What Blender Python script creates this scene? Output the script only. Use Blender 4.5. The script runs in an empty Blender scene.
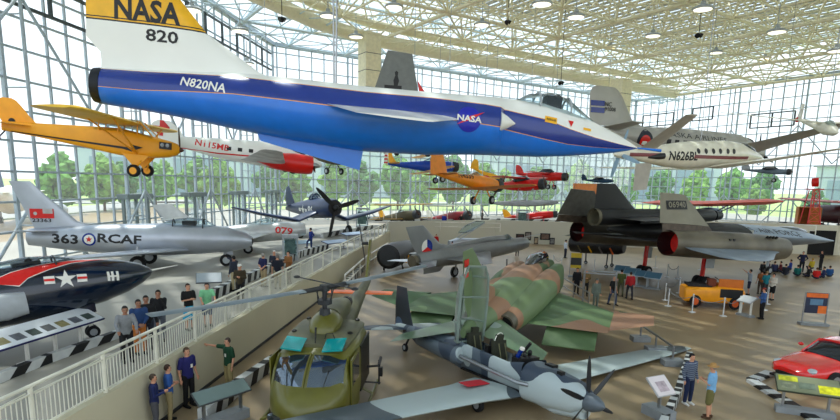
import bpy, bmesh, math, random
from mathutils import Vector, Matrix
from mathutils.bvhtree import BVHTree
random.seed(7)
C = bpy.context.scene.collection
sc = bpy.context.scene
V = Vector
R = math.radians
# ---------------- camera, sky, sun, exposure ----------------
CAMH, PITCH, ROLL, FPX, PY = 7.0, R(10), 0.02, 560.0, 281.7
cd = bpy.data.cameras.new('camera'); cam = bpy.data.objects.new('camera', cd); C.objects.link(cam)
cd.sensor_width = 36; cd.lens = 24; cd.shift_y = (PY-210)/840; cd.clip_end = 2000; cd.clip_start = .1
cam.matrix_world = Matrix.Translation((0, 0, CAMH)) @ Matrix.Rotation(R(90)-PITCH, 4, 'X') @ Matrix.Rotation(ROLL, 4, 'Z')
sc.camera = cam
sc.view_settings.view_transform = 'Standard'; sc.view_settings.look = 'None'
sc.view_settings.exposure = 0.45; sc.view_settings.gamma = 1
w = bpy.data.worlds.new('sky'); sc.world = w; w.use_nodes = True
nt = w.node_tree; bg = nt.nodes['Background']
tc = nt.nodes.new('ShaderNodeTexCoord'); sx = nt.nodes.new('ShaderNodeSeparateXYZ')
cr = nt.nodes.new('ShaderNodeValToRGB')
nt.links.new(tc.outputs['Generated'], sx.inputs[0]); nt.links.new(sx.outputs[2], cr.inputs[0])
nt.links.new(cr.outputs[0], bg.inputs[0])
cr.color_ramp.elements[0].position = 0.0; cr.color_ramp.elements[0].color = (.90, .96, 1, 1)
cr.color_ramp.elements[1].position = 1.0; cr.color_ramp.elements[1].color = (.62, .80, 1, 1)
bg.inputs[1].default_value = 1.25
sd = bpy.data.lights.new('sun', 'SUN'); sd.energy = 3.6; sd.angle = R(1.3); sd.color = (1, .93, .8)
so = bpy.data.objects.new('sun', sd); C.objects.link(so)
so.rotation_euler = V((-.22, .30, 1)).to_track_quat('Z', 'Y').to_euler()
so.location = (0, 40, 60)

def ray(x, y):
    dx, dy = (x-420)/FPX, (PY-y)/FPX
    c, s = math.cos(ROLL), math.sin(ROLL)
    dx, dy = c*dx - s*dy, s*dx + c*dy
    return V((dx, math.cos(PITCH)+dy*math.sin(PITCH), -math.sin(PITCH)+dy*math.cos(PITCH)))
def G(x, y, z=0.0):      # where the sight line through a pixel meets height z
    r = ray(x, y); return V((0, 0, CAMH)) + r*((z-CAMH)/r.z)
def P(x, y, Y):          # where it meets depth Y
    r = ray(x, y); return V((0, 0, CAMH)) + r*(Y/r.y)

# ---------------- materials ----------------
def lin(c): return tuple((u/12.92 if u <= .04045 else ((u+.055)/1.055)**2.4) for u in c)
_m = {}
def mat(name, rgb, rough=.5, metal=0, var=.06, scale=3, bump=0, spec=None, coat=0, emit=0):
    if name in _m: return _m[name]
    m = bpy.data.materials.new(name); m.use_nodes = True; _m[name] = m
    n = m.node_tree; b = n.nodes['Principled BSDF']
    c = lin(rgb); b.inputs['Roughness'].default_value = rough; b.inputs['Metallic'].default_value = metal
    if coat: b.inputs['Coat Weight'].default_value = coat; b.inputs['Coat Roughness'].default_value = .08
    if spec is not None: b.inputs['Specular IOR Level'].default_value = spec
    t = n.nodes.new('ShaderNodeTexCoord'); no = n.nodes.new('ShaderNodeTexNoise')
    no.inputs['Scale'].default_value = scale; no.inputs['Detail'].default_value = 3
    r = n.nodes.new('ShaderNodeValToRGB')
    r.color_ramp.elements[0].position = .3; r.color_ramp.elements[1].position = .7
    r.color_ramp.elements[0].color = (*[max(0, u*(1-var*2)) for u in c], 1)
    r.color_ramp.elements[1].color = (*[min(1, u*(1+var)) for u in c], 1)
    n.links.new(t.outputs['Object'], no.inputs['Vector']); n.links.new(no.outputs[0], r.inputs[0])
    n.links.new(r.outputs[0], b.inputs['Base Color'])
    if bump:
        bp = n.nodes.new('ShaderNodeBump'); bp.inputs['Strength'].default_value = bump
        n.links.new(no.outputs[0], bp.inputs['Height']); n.links.new(bp.outputs[0], b.inputs['Normal'])
    if emit:
        b.inputs['Emission Color'].default_value = (*c, 1); b.inputs['Emission Strength'].default_value = emit
    return m
def camo(name, cols, scale=.35, rough=.6, seed=0, dist=1.0):
    if name in _m: return _m[name]
    m = bpy.data.materials.new(name); m.use_nodes = True; _m[name] = m
    n = m.node_tree; b = n.nodes['Principled BSDF']; b.inputs['Roughness'].default_value = rough
    t = n.nodes.new('ShaderNodeTexCoord'); mp = n.nodes.new('ShaderNodeMapping'); no = n.nodes.new('ShaderNodeTexNoise')
    mp.inputs['Location'].default_value = (seed, seed*.7, 0)
    no.inputs['Scale'].default_value = scale; no.inputs['Detail'].default_value = 2; no.inputs['Distortion'].default_value = dist
    r = n.nodes.new('ShaderNodeValToRGB'); r.color_ramp.interpolation = 'CONSTANT'
    e = r.color_ramp.elements
    while len(e) < len(cols): e.new(.5)
    for i, (p, c) in enumerate(cols):
        e[i].position = p; e[i].color = (*lin(c), 1)
    n.links.new(t.outputs['Object'], mp.inputs[0]); n.links.new(mp.outputs[0], no.inputs['Vector'])
    n.links.new(no.outputs[0], r.inputs[0]); n.links.new(r.outputs[0], b.inputs['Base Color'])
    return m
def glass(name, tint=(1, 1, 1), refl=.5, milk=0.0, milkc=(1, 1, 1)):
    if name in _m: return _m[name]
    m = bpy.data.materials.new(name); m.use_nodes = True; _m[name] = m
    n = m.node_tree; n.nodes.clear()
    o = n.nodes.new('ShaderNodeOutputMaterial'); tr = n.nodes.new('ShaderNodeBsdfTransparent')
    gl = n.nodes.new('ShaderNodeBsdfGlossy'); gl.inputs['Roughness'].default_value = .03
    lw = n.nodes.new('ShaderNodeLayerWeight'); lw.inputs[0].default_value = .25
    mu = n.nodes.new('ShaderNodeMath'); mu.operation = 'MULTIPLY'; mu.inputs[1].default_value = refl
    mx = n.nodes.new('ShaderNodeMixShader'); tr.inputs[0].default_value = (*lin(tint), 1)
    n.links.new(lw.outputs['Fresnel'], mu.inputs[0]); n.links.new(mu.outputs[0], mx.inputs[0])
    n.links.new(tr.outputs[0], mx.inputs[1]); n.links.new(gl.outputs[0], mx.inputs[2])
    last = mx
    if milk:
        tl = n.nodes.new('ShaderNodeBsdfTranslucent'); tl.inputs[0].default_value = (*milkc, 1)
        m2 = n.nodes.new('ShaderNodeMixShader'); m2.inputs[0].default_value = milk
        n.links.new(mx.outputs[0], m2.inputs[1]); n.links.new(tl.outputs[0], m2.inputs[2]); last = m2
    n.links.new(last.outputs[0], o.inputs[0])
    return m

# ---------------- mesh builder ----------------
def ortho(d):
    d = V(d).normalized(); a = V((0, 0, 1)) if abs(d.z) < .9 else V((1, 0, 0))
    u = d.cross(a).normalized(); return d, u, d.cross(u)
class B:
    def __init__(s): s.bm = bmesh.new()
    def rings(s, rs, m=0, cap=True, closed=True, mi=None):
        bm = s.bm; vr = [[bm.verts.new(p) for p in r] for r in rs]; n = len(rs[0])
        for a, b in zip(vr, vr[1:]):
            for k in range(n if closed else n-1):
                try:
                    f = bm.faces.new((a[k], a[(k+1) % n], b[(k+1) % n], b[k])); f.material_index = mi(k) if mi else m
                except ValueError: pass
        if cap:
            for r in (vr[0], vr[-1]):
                try: f = bm.faces.new(r); f.material_index = m
                except ValueError: pass
        return s
    def loft(s, secs, n=20, m=0, cap=True, e=2.0, ax='x'):
        # secs: (x, zc, halfwidth, halfheight[, exponent[, yc]])
        rs = []
        for q in secs:
            x, zc, w_, h_ = q[:4]; ee = q[4] if len(q) > 4 else e; yc = q[5] if len(q) > 5 else 0
            r = []
            for k in range(n):
                t = 2*math.pi*(k+.5)/n; c, sn = math.cos(t), math.sin(t)
                py = yc + w_*math.copysign(abs(c)**(2/ee), c); pz = zc + h_*math.copysign(abs(sn)**(2/ee), sn)
                r.append(V((x, py, pz)) if ax == 'x' else V((pz, py, x)) if ax == 'z' else V((py, x, pz)))
            rs.append(r)
        return s.rings(rs, m, cap)
    def box(s, c, d, rot=None, m=0):
        M = Matrix.Translation(c) @ (rot.to_4x4() if rot else Matrix.Identity(4)) @ Matrix.Diagonal((*d, 1))
        r = bmesh.ops.create_cube(s.bm, size=1, matrix=M)
        for f in {f for v in r['verts'] for f in v.link_faces}: f.material_index = m
        return s
    def tube(s, a, b, r0, r1=None, n=8, m=0, cap=True):
        a, b = V(a), V(b); r1 = r0 if r1 is None else r1
        if (b-a).length < 1e-6: return s
        d, u, v = ortho(b-a)
        ring = lambda p, r: [p + (u*math.cos(2*math.pi*k/n)+v*math.sin(2*math.pi*k/n))*r for k in range(n)]
        return s.rings([ring(a, r0), ring(b, r1)], m, cap)
    def path(s, pts, r, n=6, m=0):
        pts = [V(p) for p in pts]; rs = []; d, u, v = ortho(pts[1]-pts[0])
        for i, p in enumerate(pts):
            t = (pts[min(i+1, len(pts)-1)]-pts[max(i-1, 0)]).normalized()
            u = (u - t*u.dot(t)).normalized(); v = t.cross(u); rr = r[i] if isinstance(r, (list, tuple)) else r
            rs.append([p + (u*math.cos(2*math.pi*k/n)+v*math.sin(2*math.pi*k/n))*rr for k in range(n)])
        return s.rings(rs, m)
    def lathe(s, prof, o=(0, 0, 0), ax=(1, 0, 0), n=20, m=0, cap=True):
        # prof: (distance along axis, radius)
        o = V(o); d, u, v = ortho(ax)
        return s.rings([[o + d*x + (u*math.cos(2*math.pi*k/n)+v*math.sin(2*math.pi*k/n))*max(r, .001) for k in range(n)] for x, r in prof], m, cap)
    def ball(s, c, r, n=10, m=0):
        r = V((r, r, r)) if not hasattr(r, '__len__') else V(r)
        q = bmesh.ops.create_uvsphere(s.bm, u_segments=n, v_segments=max(5, n//2+1), radius=1, matrix=Matrix.Translation(c) @ Matrix.Diagonal((*r, 1)))
        for f in {f for v in q['verts'] for f in v.link_faces}: f.material_index = m
        return s
    def wing(s, secs, nrm=(0, 0, 1), m=0, mi=None):
        # secs: (leading edge xyz, chord, thickness ratio[, twist drop]); chord runs to -x
        nrm = V(nrm); rs = []
        prof = [(0, 0), (.03, .28), (.12, .46), (.3, .5), (.55, .4), (.8, .2), (1, .02)]
        for q in secs:
            le, c, t = V(q[0]), q[1], q[2]
            up = [le + V((-u*c, 0, 0)) + nrm*(h*t*c) for u, h in prof]
            lo = [le + V((-u*c, 0, 0)) - nrm*(h*t*c*.8) for u, h in prof[:0:-1]]
            rs.append(up+lo)
        return s.rings(rs, m, True, True, mi)
    def prism(s, poly, h, M=None, m=0):
        # polygon in the xy plane pushed up by h
        M = M or Matrix.Identity(4)
        a = [M @ V((p[0], p[1], 0)) for p in poly]; b = [M @ V((p[0], p[1], h)) for p in poly]
        return s.rings([a, b], m)
    def quad(s, pts, m=0):
        f = s.bm.faces.new([s.bm.verts.new(p) for p in pts]); f.material_index = m; return s
    def torus(s, c, ax, Rr, r, n=20, k=8, m=0):
        c = V(c); d, u, v = ortho(ax); rs = []
        for i in range(n+1):
            t = 2*math.pi*i/n; q = u*math.cos(t)+v*math.sin(t)
            rs.append([c + q*(Rr + r*math.cos(2*math.pi*j/k)) + d*(r*math.sin(2*math.pi*j/k)) for j in range(k)])
        return s.rings(rs, m, False)
    def obj(s, name, mats, parent=None, smooth=40):
        bmesh.ops.remove_doubles(s.bm, verts=s.bm.verts, dist=1e-5)
        bmesh.ops.recalc_face_normals(s.bm, faces=s.bm.faces)
        me = bpy.data.meshes.new(name); s.bm.to_mesh(me); s.bm.free()
        for q in (mats if isinstance(mats, (list, tuple)) else [mats]): me.materials.append(q)
        if smooth:
            me.polygons.foreach_set('use_smooth', [True]*len(me.polygons))
            me.set_sharp_from_angle(angle=R(smooth))
        o = bpy.data.objects.new(name, me); C.objects.link(o)
        if parent: o.parent = parent
        return o
def tag(o, label=None, cat=None, group=None, kind=None):
    for k, v in (('label', label), ('category', cat), ('group', group), ('kind', kind)):
        if v: o[k] = v
    return o
def empty(name, label, cat, loc=(0, 0, 0), rz=0, group=None):
    o = bpy.data.objects.new(name, None); C.objects.link(o); o.location = loc; o.rotation_euler = (0, 0, rz)
    o.empty_display_size = .3
    return tag(o, label, cat, group)
def struct(o): o['kind'] = 'structure'; return o
def copy_tree(o, parent=None):
    c = o.copy(); C.objects.link(c); c.parent = parent
    for ch in list(o.children): copy_tree(ch, c)
    return c
def place2(o, a, A, b, Bw, bank=0, name=''):
    # put local point a on world A and local b on world Bw
    a, A, b, Bw = V(a), V(A), V(b), V(Bw)
    def frame(d, up):
        x = d.normalized(); y = up.cross(x).normalized(); z = x.cross(y)
        return Matrix((x, y, z)).transposed()
    s = (Bw-A).length/(b-a).length
    up = Matrix.Rotation(bank, 3, (Bw-A).normalized()) @ V((0, 0, 1))
    Rm = frame(Bw-A, up) @ frame(b-a, V((0, 0, 1))).inverted()
    o.location = A - (Rm @ a)*s; o.rotation_euler = Rm.to_euler(); o.scale = (s, s, s)
    print('PLACE', o.name, 'scale %.2f' % s, [round(q, 1) for q in A], [round(q, 1) for q in Bw])
    o['_s'] = s
    return o
def mw(o):
    M = Matrix.LocRotScale(o.location, o.rotation_euler, o.scale)
    return mw(o.parent) @ M if o.parent else M
# ---- markings laid on a surface: hit point by sight line, then follow the surface ----
_bvh = {}
def bvh(o):
    if o.name not in _bvh:
        me = o.data; _bvh[o.name] = BVHTree.FromPolygons([v.co for v in me.vertices], [list(p.vertices) for p in me.polygons])
    return _bvh[o.name]
def pick(o, x, y):
    M = mw(o).inverted(); a = M @ V((0, 0, CAMH)); d = (M.to_3x3() @ ray(x, y)).normalized()
    h = bvh(o).ray_cast(a, d)
    if h[0] is None: print('PICK MISS', o.parent.name if o.parent else '', o.name, x, y); return None
    n = h[1]; n = -n if n.dot(d) > 0 else n
    return h[0], n
def frame_on(o, x, y, x2=None, y2=None):
    h = pick(o, x, y)
    if not h: return None
    p, n = h
    M = mw(o).inverted().to_3x3(); cam_right = (M @ V((1, 0, 0)))
    if x2 is not None:
        h2 = pick(o, x2, y2); u = (h2[0]-p) if h2 else cam_right
    else:
        u = V((1, 0, 0)) if abs(n.x) < .8 else V((0, 1, 0))
        if u.dot(cam_right) < 0: u = -u
    u = (u - n*u.dot(n)).normalized(); v = n.cross(u)
    return p, u, v, n
def lay(bm, o, fr, mt, parent, name, off=.012, cuts=0, label=None):
    p, u, v, n = fr; tree = bvh(o)
    if name == 'lettering' and not cuts: cuts = 1
    if cuts:
        bmesh.ops.triangulate(bm, faces=bm.faces)
        bmesh.ops.subdivide_edges(bm, edges=bm.edges, cuts=cuts, use_grid_fill=True)
    for q in bm.verts:
        w_ = p + u*q.co.x + v*q.co.y
        h = tree.ray_cast(w_ + n*.6, -n, 1.5)
        if h[0] is None: h = (w_, n)
        q.co = h[0] + n*(off + q.co.z)
    bmesh.ops.recalc_face_normals(bm, faces=bm.faces)
    me = bpy.data.meshes.new(name); bm.to_mesh(me); bm.free()
    for q in (mt if isinstance(mt, (list, tuple)) else [mt]): me.materials.append(q)
    r = bpy.data.objects.new(name, me); C.objects.link(r); r.parent = parent
    if label: r['label'] = label
    return r
_txt = {}
def text_bm(s, size, bold=.0, sx=1.0):
    cu = bpy.data.curves.new('t', 'FONT'); cu.body = s; cu.size = size; cu.align_x = 'CENTER'; cu.align_y = 'CENTER'
    cu.offset = bold*size; cu.resolution_u = 2
    to = bpy.data.objects.new('t', cu); C.objects.link(to)
    bpy.context.view_layer.update()
    me = bpy.data.meshes.new_from_object(to.evaluated_get(bpy.context.evaluated_depsgraph_get()))
    bpy.data.objects.remove(to); bm = bmesh.new(); bm.from_mesh(me); bpy.data.meshes.remove(me)
    if sx != 1:
        for q in bm.verts: q.co.x *= sx
    return bm
def lettering(o, s, x, y, size, mt, x2=None, y2=None, sx=1.0, bold=.02, off=.012, parent=None, name='lettering', flip=False):
    fr = frame_on(o, x, y, x2, y2)
    if not fr: return
    return lay(text_bm(s, size, bold, sx), o, fr, mt, parent or o.parent or o, name, off)
def poly_bm(polys):
    bm = bmesh.new()
    for i, (pts, mi, z) in enumerate(polys):
        f = bm.faces.new([bm.verts.new((a, b, z)) for a, b in pts]); f.material_index = mi
    return bm
def circ(r, n=24, cx=0, cy=0): return [(cx+r*math.cos(2*math.pi*k/n), cy+r*math.sin(2*math.pi*k/n)) for k in range(n)]
def rect(x0, y0, x1, y1): return [(x0, y0), (x1, y0), (x1, y1), (x0, y1)]
def star(r): return [((r if k % 2 == 0 else r*.38)*math.sin(math.pi*k/5), (r if k % 2 == 0 else r*.38)*math.cos(math.pi*k/5)) for k in range(10)]
def marking(o, polys, mats, x, y, x2=None, y2=None, cuts=2, off=.012, name='marking', label=None, parent=None):
    fr = frame_on(o, x, y, x2, y2)
    if fr: return lay(poly_bm(polys), o, fr, mats, parent or o.parent or o, name, off, cuts, label)
# ---- common colours ----
WHITE = mat('white_paint', (.93, .92, .88), .35); BLACK = mat('black_paint', (.04, .04, .05), .45)
RUBBER = mat('tyre_rubber', (.05, .05, .055), .8); STEEL = mat('bare_steel', (.62, .63, .64), .3, .8)
SILVER = mat('silver_paint', (.70, .72, .75), .32, .55, .05, 1.2); DGREY = mat('dark_grey_paint', (.18, .19, .2), .55)
RED = mat('red_paint', (.85, .08, .05), .3); YEL = mat('yellow_paint', (.98, .72, .06), .35); NAVY = mat('navy_paint', (.03, .08, .22), .25)
LGREY = mat('light_grey_paint', (.66, .68, .69), .45); CREAM = mat('cream_paint', (.93, .89, .76), .6); ORANGE = mat('orange_paint', (.95, .42, .12), .4)
CLEAR = glass('clear_canopy', (.92, .96, .97), .9)
# ---------------- the building ----------------
UZ = 1.6                                   # raised gallery floor
cAB, cBC = V((-19.8, 77, 0)), V((43.5, 119, 0))
cA0 = cAB + (V((-24.5, 32.9, 0))-cAB)*1.95; cC0 = cBC + (V((63, 85, 0))-cBC)*3.2
EAVE, ROOF = 24.4, 29.0
fm = mat('concrete_floor', (.60, .52, .40), .40, 0, .07, .25)
um = mat('gallery_floor', (.60, .585, .54), .6, 0, .05, .3)
wm = mat('cream_wall_paint', (.80, .77, .66), .7, 0, .03, .5)
struct(B().box((10, 52, -.15), (150, 170, .3)).obj('floor', fm))
MULL = mat('pale_mullion_paint', (.66, .71, .74), .5); DARKF = mat('dark_window_frame', (.2, .24, .25), .5)
GW = glass('wall_glass', (.97, .99, 1), .35, .10, (.95, .98, 1)); GR = glass('roof_glass', (.90, .95, 1), .25, .12, (.9, .95, 1))
def curtain(name, a, b, z0, z1, p=1.8, major=6):
    d = (b-a); L = d.length; d.normalize(); n = V((d.y, -d.x, 0))
    gb = B(); gb.quad([a+V((0, 0, z0)), b+V((0, 0, z0)), b+V((0, 0, z1)), a+V((0, 0, z1))])
    g = gb.obj(name, GW, None, 0); struct(g)
    f = B(); k = 0; rot = Matrix.Rotation(math.atan2(d.y, d.x), 3, 'Z')
    while k*p <= L:
        c = a + d*(k*p); th = .2 if k % major == 0 else .13
        f.box((c.x, c.y, (z0+z1)/2), (th, th*1.2, z1-z0), rot); k += 1
    z = z0
    while z <= z1+.01:
        c = (a+b)/2; f.box((c.x, c.y, z), (L, .12, .13), rot); z += p
    struct(f.obj('trim_'+name.split('_')[1], MULL, None, 0))
    # inner bracing frame of white tubes standing behind the glass
    t = B(); k = 0; dep = -n*-1.6
    while k*p*major < L-1:
        c = a + d*(k*p*major); q = c + n*1.5
        t.tube(q+V((0, 0, z0)), q+V((0, 0, z1)), .10)
        if k: 
            for zz in (4, 8, 12, 16, 20):
                t.tube(c+V((0, 0, z0+zz)), q+V((0, 0, z0+zz)), .05)
        q2 = a + d*min((k+1)*p*major, L) + n*1.5
        for z_ in (0, 11):
            m_ = (q+q2)/2
            t.tube(q+V((0, 0, z0+z_+6)), m_+V((0, 0, z0+z_)), .09); t.tube(q2+V((0, 0, z0+z_+6)), m_+V((0, 0, z0+z_)), .09)
        k += 1
    struct(t.obj('trim_%d' % (20+ord(name[-1])), MULL, None, 30))
    return d, n
curtain('window_1', cA0, cAB, 0, EAVE)
curtain('window_2', cAB, cBC, 0, EAVE)
curtain('window_3', cBC, cC0, 0, EAVE)
# dark-framed opening lights high in the glass, and the pale door portals at its foot
def dark_lights(a, b, s0, s1, z0, z1, pw, name):
    d = (b-a).normalized(); n = V((d.y, -d.x, 0)); rot = Matrix.Rotation(math.atan2(d.y, d.x), 3, 'Z')
    f = B(); c = a + d*((s0+s1)/2) + n*.15
    for z in (z0, z1): f.box((c.x, c.y, z), (s1-s0, .2, .18), rot)
    s = s0
    while s <= s1+.01:
        q = a + d*s + n*.15; f.box((q.x, q.y, (z0+z1)/2), (.2, .2, z1-z0), rot); s += pw
    struct(f.obj(name, DARKF, None, 0))
LA = (cAB-cA0).length
dark_lights(cA0, cAB, 4, LA*.62, 16.9, 18.7, 3.6, 'trim_4')
dark_lights(cA0, cAB, LA*.62, LA-1, 21.0, 23.0, 3.6, 'trim_5')
LC = (cC0-cBC).length
for i, (s0, s1, z) in enumerate([(2, 9, 19.0), (13, 17, 19.3), (24, 31, 17.2), (40, 60, 15.6)]):
    dark_lights(cBC, cC0, s0, s1, z, z+2.2, 3.5 if i != 1 else 4, 'trim_%d' % (6+i))
dA = (cAB-cA0).normalized(); nA = V((dA.y, -dA.x, 0)); rA = Matrix.Rotation(math.atan2(dA.y, dA.x), 3, 'Z')
for i, x in enumerate((130, 190, 235, 268)):
    # walk along wall A to the sight line
    best = min((abs(420+560*(cA0+dA*s).x/((cA0+dA*s).y*1.0)-x), s) for s in [q*.25 for q in range(4, int(LA*4))])[1]
    q = cA0 + dA*best + nA*.5
    f = B(); f.box((q.x, q.y, UZ+3.9), (3.4, .9, .4), rA)
    for k in (-1.6, 0, 1.6):
        c = q + dA*k; f.box((c.x, c.y, UZ+1.9), (.2, .2, 3.8), rA)
    o = struct(f.obj('door_%d' % (i+1), mat('door_frame_grey', (.5, .55, .55), .5), None, 0))
    g = B(); 
    for k in (-1, 1):
        c = q + dA*k; g.box((q.x+dA.x*k*.8, q.y+dA.y*k*.8, UZ+1.85), (1.4, .04, 3.6), rA)
    g.obj('door_leaf', GW, o, 0)
# raised gallery: left side and back, with a parapet
def wline(Y): return -9.0 + .087*Y
gp = [(-34, -12), (wline(-12), -12), (wline(62), 62.0), (40, 86), (46, 70), (62, 74), (82, -12), (120, -12), (70, 140), (-40, 100)]
def slab(name, poly, z0, z1, m):
    b = B(); b.prism(poly, z1-z0, Matrix.Translation((0, 0, z0))); return struct(b.obj(name, m, None, 0))
back = [(wline(62), 62.0), (9, 68.5), (27, 66), (46, 62), (60, 66), (78, 30), (100, 30), (70, 130), (-40, 100), (-36, 78), (-24, 76)]
slab('floor_left', [(-34, -12), (wline(-12), -12), (wline(62), 62.0), (-24, 76), (-34, 76)], -.2, UZ, um)
slab('floor_back', back, -.2, UZ-.001, um)
def wallrun(name, pts, z0, z1, th, m):
    b = B()
    for a, c in zip(pts, pts[1:]):
        a, c = V((*a, 0)), V((*c, 0)); d = c-a
        b.box(((a.x+c.x)/2, (a.y+c.y)/2, (z0+z1)/2), (d.length+th*.8, th, z1-z0), Matrix.Rotation(math.atan2(d.y, d.x), 3, 'Z'))
    return struct(b.obj(name, m, None, 0))
wallrun('wall_left', [(wline(-12)+.1, -12), (wline(62)+.1, 62)], 0, UZ+.12, .24, wm)
wallrun('wall_back', [(wline(62), 62), (9, 68.4), (27, 65.8)], 0, 2.75, .3, mat('gallery_wall', (.80, .79, .72), .7, 0, .01, .3))
wallrun('wall_right', [(27, 65.8), (46, 61.9), (60, 65.9), (78, 30)], 0, 3.3, .3, mat('gallery_wall_b', (.84, .82, .74), .7, 0, .01, .3))
wallrun('baseboard_left', [(wline(-12)+.24, -12), (wline(62)+.24, 62)], 0, .1, .05, DGREY)
# ---------------- roof: opaque bays, glazed bays and space frame ----------------
gd = V((.835, .55, 0)).normalized(); gn = V((-gd.y, gd.x, 0)); O = V((-6.1, 69.4, 0))
def grid(u, v, z): return O + gd*u + gn*v + V((0, 0, z))
TR = mat('cream_truss_paint', (.93, .90, .77), .5, 0, .04); TRW = mat('skylit_truss_paint', (.78, .84, .86), .5)  # second truss colour has the bluish skylight of the glazed bays painted in
TB = 23.0; TT = 28.0
def inside(p, marg=0):
    def side(a, b): return (b.x-a.x)*(p.y-a.y)-(b.y-a.y)*(p.x-a.x)
    return side(cA0, cAB) < -marg*LA and side(cAB, cBC) < -marg*70 and side(cBC, cC0) < -marg*LC
# opaque roof edge (v = 0 line beside the back glass, and a bent edge beside the left glass)
def opaque(p):
    q = p - O; v = q.dot(gn)
    e1, e2 = V((-6.1, 69.4)), V((-16.4, 50.7)); s = (e2.x-e1.x)*(p.y-e1.y)-(e2.y-e1.y)*(p.x-e1.x)
    e3 = V((-24, 20)); s2 = (e3.x-e2.x)*(p.y-e2.y)-(e3.y-e2.y)*(p.x-e2.x)
    return v < 0 and s > 0 and (s2 > 0 or p.y > 50.7)
S = 7.5
tb, tw = B(), B()
def member(a, b, r, n=5):
    m_ = (a+b)/2
    if m_.y < 16: return
    (tb if opaque(m_) else tw).tube(a, b, r, None, n, 0, False)
us, vs = range(-5, 14), range(-13, 5)
def ok(i, j, h=0): return inside(grid(i*S+h, j*S+h, 0), .6)
for i in us:
    for j in vs:
        if not ok(i, j): continue
        a = grid(i*S, j*S, TB); maj = .20 if j % 2 == 0 else .11; maji = .20 if i % 2 == 0 else .11
        if ok(i+1, j): member(a, grid((i+1)*S, j*S, TB), maj)
        if ok(i, j+1): member(a, grid(i*S, (j+1)*S, TB), maji)
        t = grid(i*S+S/2, j*S+S/2, TT)
        if inside(t, .6):
            if ok(i+1, j, S/2): member(t, grid((i+1)*S+S/2, j*S+S/2, TT), .12)
            if ok(i, j+1, S/2): member(t, grid(i*S+S/2, (j+1)*S+S/2, TT), .12)
            for di in (0, 1):
                for dj in (0, 1):
                    if ok(i+di, j+dj): member(grid((i+di)*S, (j+dj)*S, TB), t, .10)
        if (i+j) % 2 == 0 and ok(i+1, j+1): member(a, grid((i+1)*S, (j+1)*S, TB), .10)
        if i % 2 == 0 and j % 2 == 0: (tb if opaque(a) else tw).ball(a, .34, 8)
for i in us:
    for j in vs:
        if ok(i, j) and ok(i+1, j+1):
            member(grid((i+.5)*S, j*S, TB), grid((i+.5)*S, (j+1)*S, TB), .07); member(grid(i*S, (j+.5)*S, TB), grid((i+1)*S, (j+.5)*S, TB), .07)
            member(grid((i+.5)*S, j*S, TB), grid((i+.5)*S, (j+.5)*S, TT), .06); member(grid(i*S, (j+.5)*S, TB), grid((i+.5)*S, (j+.5)*S, TT), .06)
            member(grid((i+1)*S, j*S, TB), grid(i*S, (j+1)*S, TB), .07)
struct(tb.obj('ceiling_truss', TR, None, 60)); struct(tw.obj('ceiling_glazed_truss', TRW, None, 60))
# roof skin in strips: opaque decking with narrow glass slots; all glass outside the opaque zone
deck, slots, purl = B(), B(), B()
pw, sw, sl = 1.25, .30, 4.0
for i in range(-40, 92):
    for j in range(-25, 9):
        u, v = i*pw, j*sl; c = grid(u+pw/2, v+sl/2, 0)
        if not inside(c, 0) or c.y < -12: continue
        def strip(b_, u0, u1): b_.quad([grid(u0, v, ROOF), grid(u1, v, ROOF), grid(u1, v+sl, ROOF), grid(u0, v+sl, ROOF)])
        if opaque(c): strip(deck, u, u+pw-sw); strip(slots, u+pw-sw, u+pw)
        else: strip(slots, u, u+pw)
st = 3.0
for j in range(-33, 12):
    L = [grid(u, j*st, ROOF-.3) for u in range(-36, 101, 4)]
    for a, b in zip(L, L[1:]):
        if inside((a+b)/2, .3) and (a+b).y/2 > 14: purl.tube(a, b, .10, None, 4, 0, False)
dm = mat('roof_decking', (.76, .77, .75), .7, 0, .08, .8)
struct(deck.obj('ceiling', dm, None, 0)); struct(slots.obj('ceiling_glass', GR, None, 0)); struct(purl.obj('ceiling_purlins', TR, None, 60))
# clerestory glass between eave and roof, eave beams, opaque edge beam
for k, (a, b) in enumerate([(cA0, cAB), (cAB, cBC), (cBC, cC0)]):
    struct(B().quad([a+V((0, 0, EAVE)), b+V((0, 0, EAVE)), b+V((0, 0, ROOF)), a+V((0, 0, ROOF))]).obj('window_%d' % (4+k), GW, None, 0))
    d = b-a
    struct(B().box((*((a+b)/2).xy, EAVE), (d.length, .7, .45), Matrix.Rotation(math.atan2(d.y, d.x), 3, 'Z')).obj('trim_%d' % (14+k), MULL, None, 0))
eb = B(); ep = [V((-25, 18, 0)), V((-16.4, 50.7, 0)), V((-11.5, 61.5, 0)), V((-6.1, 68.6, 0)), V((1, 74.2, 0)), grid(24, 0, 0), grid(60, 0, 0)]
eb.path([p+V((0, 0, TB+.2)) for p in ep], .75, 8); eb.path([p+V((0, 0, TB+1.9)) for p in ep], .5, 8)
struct(eb.obj('trim_17', TR, None, 60))
for k, (x, yt, Y, wd) in enumerate([(366, 52, 66, 1.9), (618, 92, 90, 2.3)]):
    p = P(x, yt, Y); b = B(); b.box((p.x+.4, p.y, 19.5), (wd, wd, 7.4), Matrix.Rotation(.58, 3, 'Z'))
    for z in (17.4, 19.2, 21): b.box((p.x+.4, p.y, z), (wd+.03, wd+.03, .06), Matrix.Rotation(.58, 3, 'Z'), 1)
    struct(b.obj('trim_%d' % (k+30), [CREAM, DGREY], None, 0))
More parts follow.
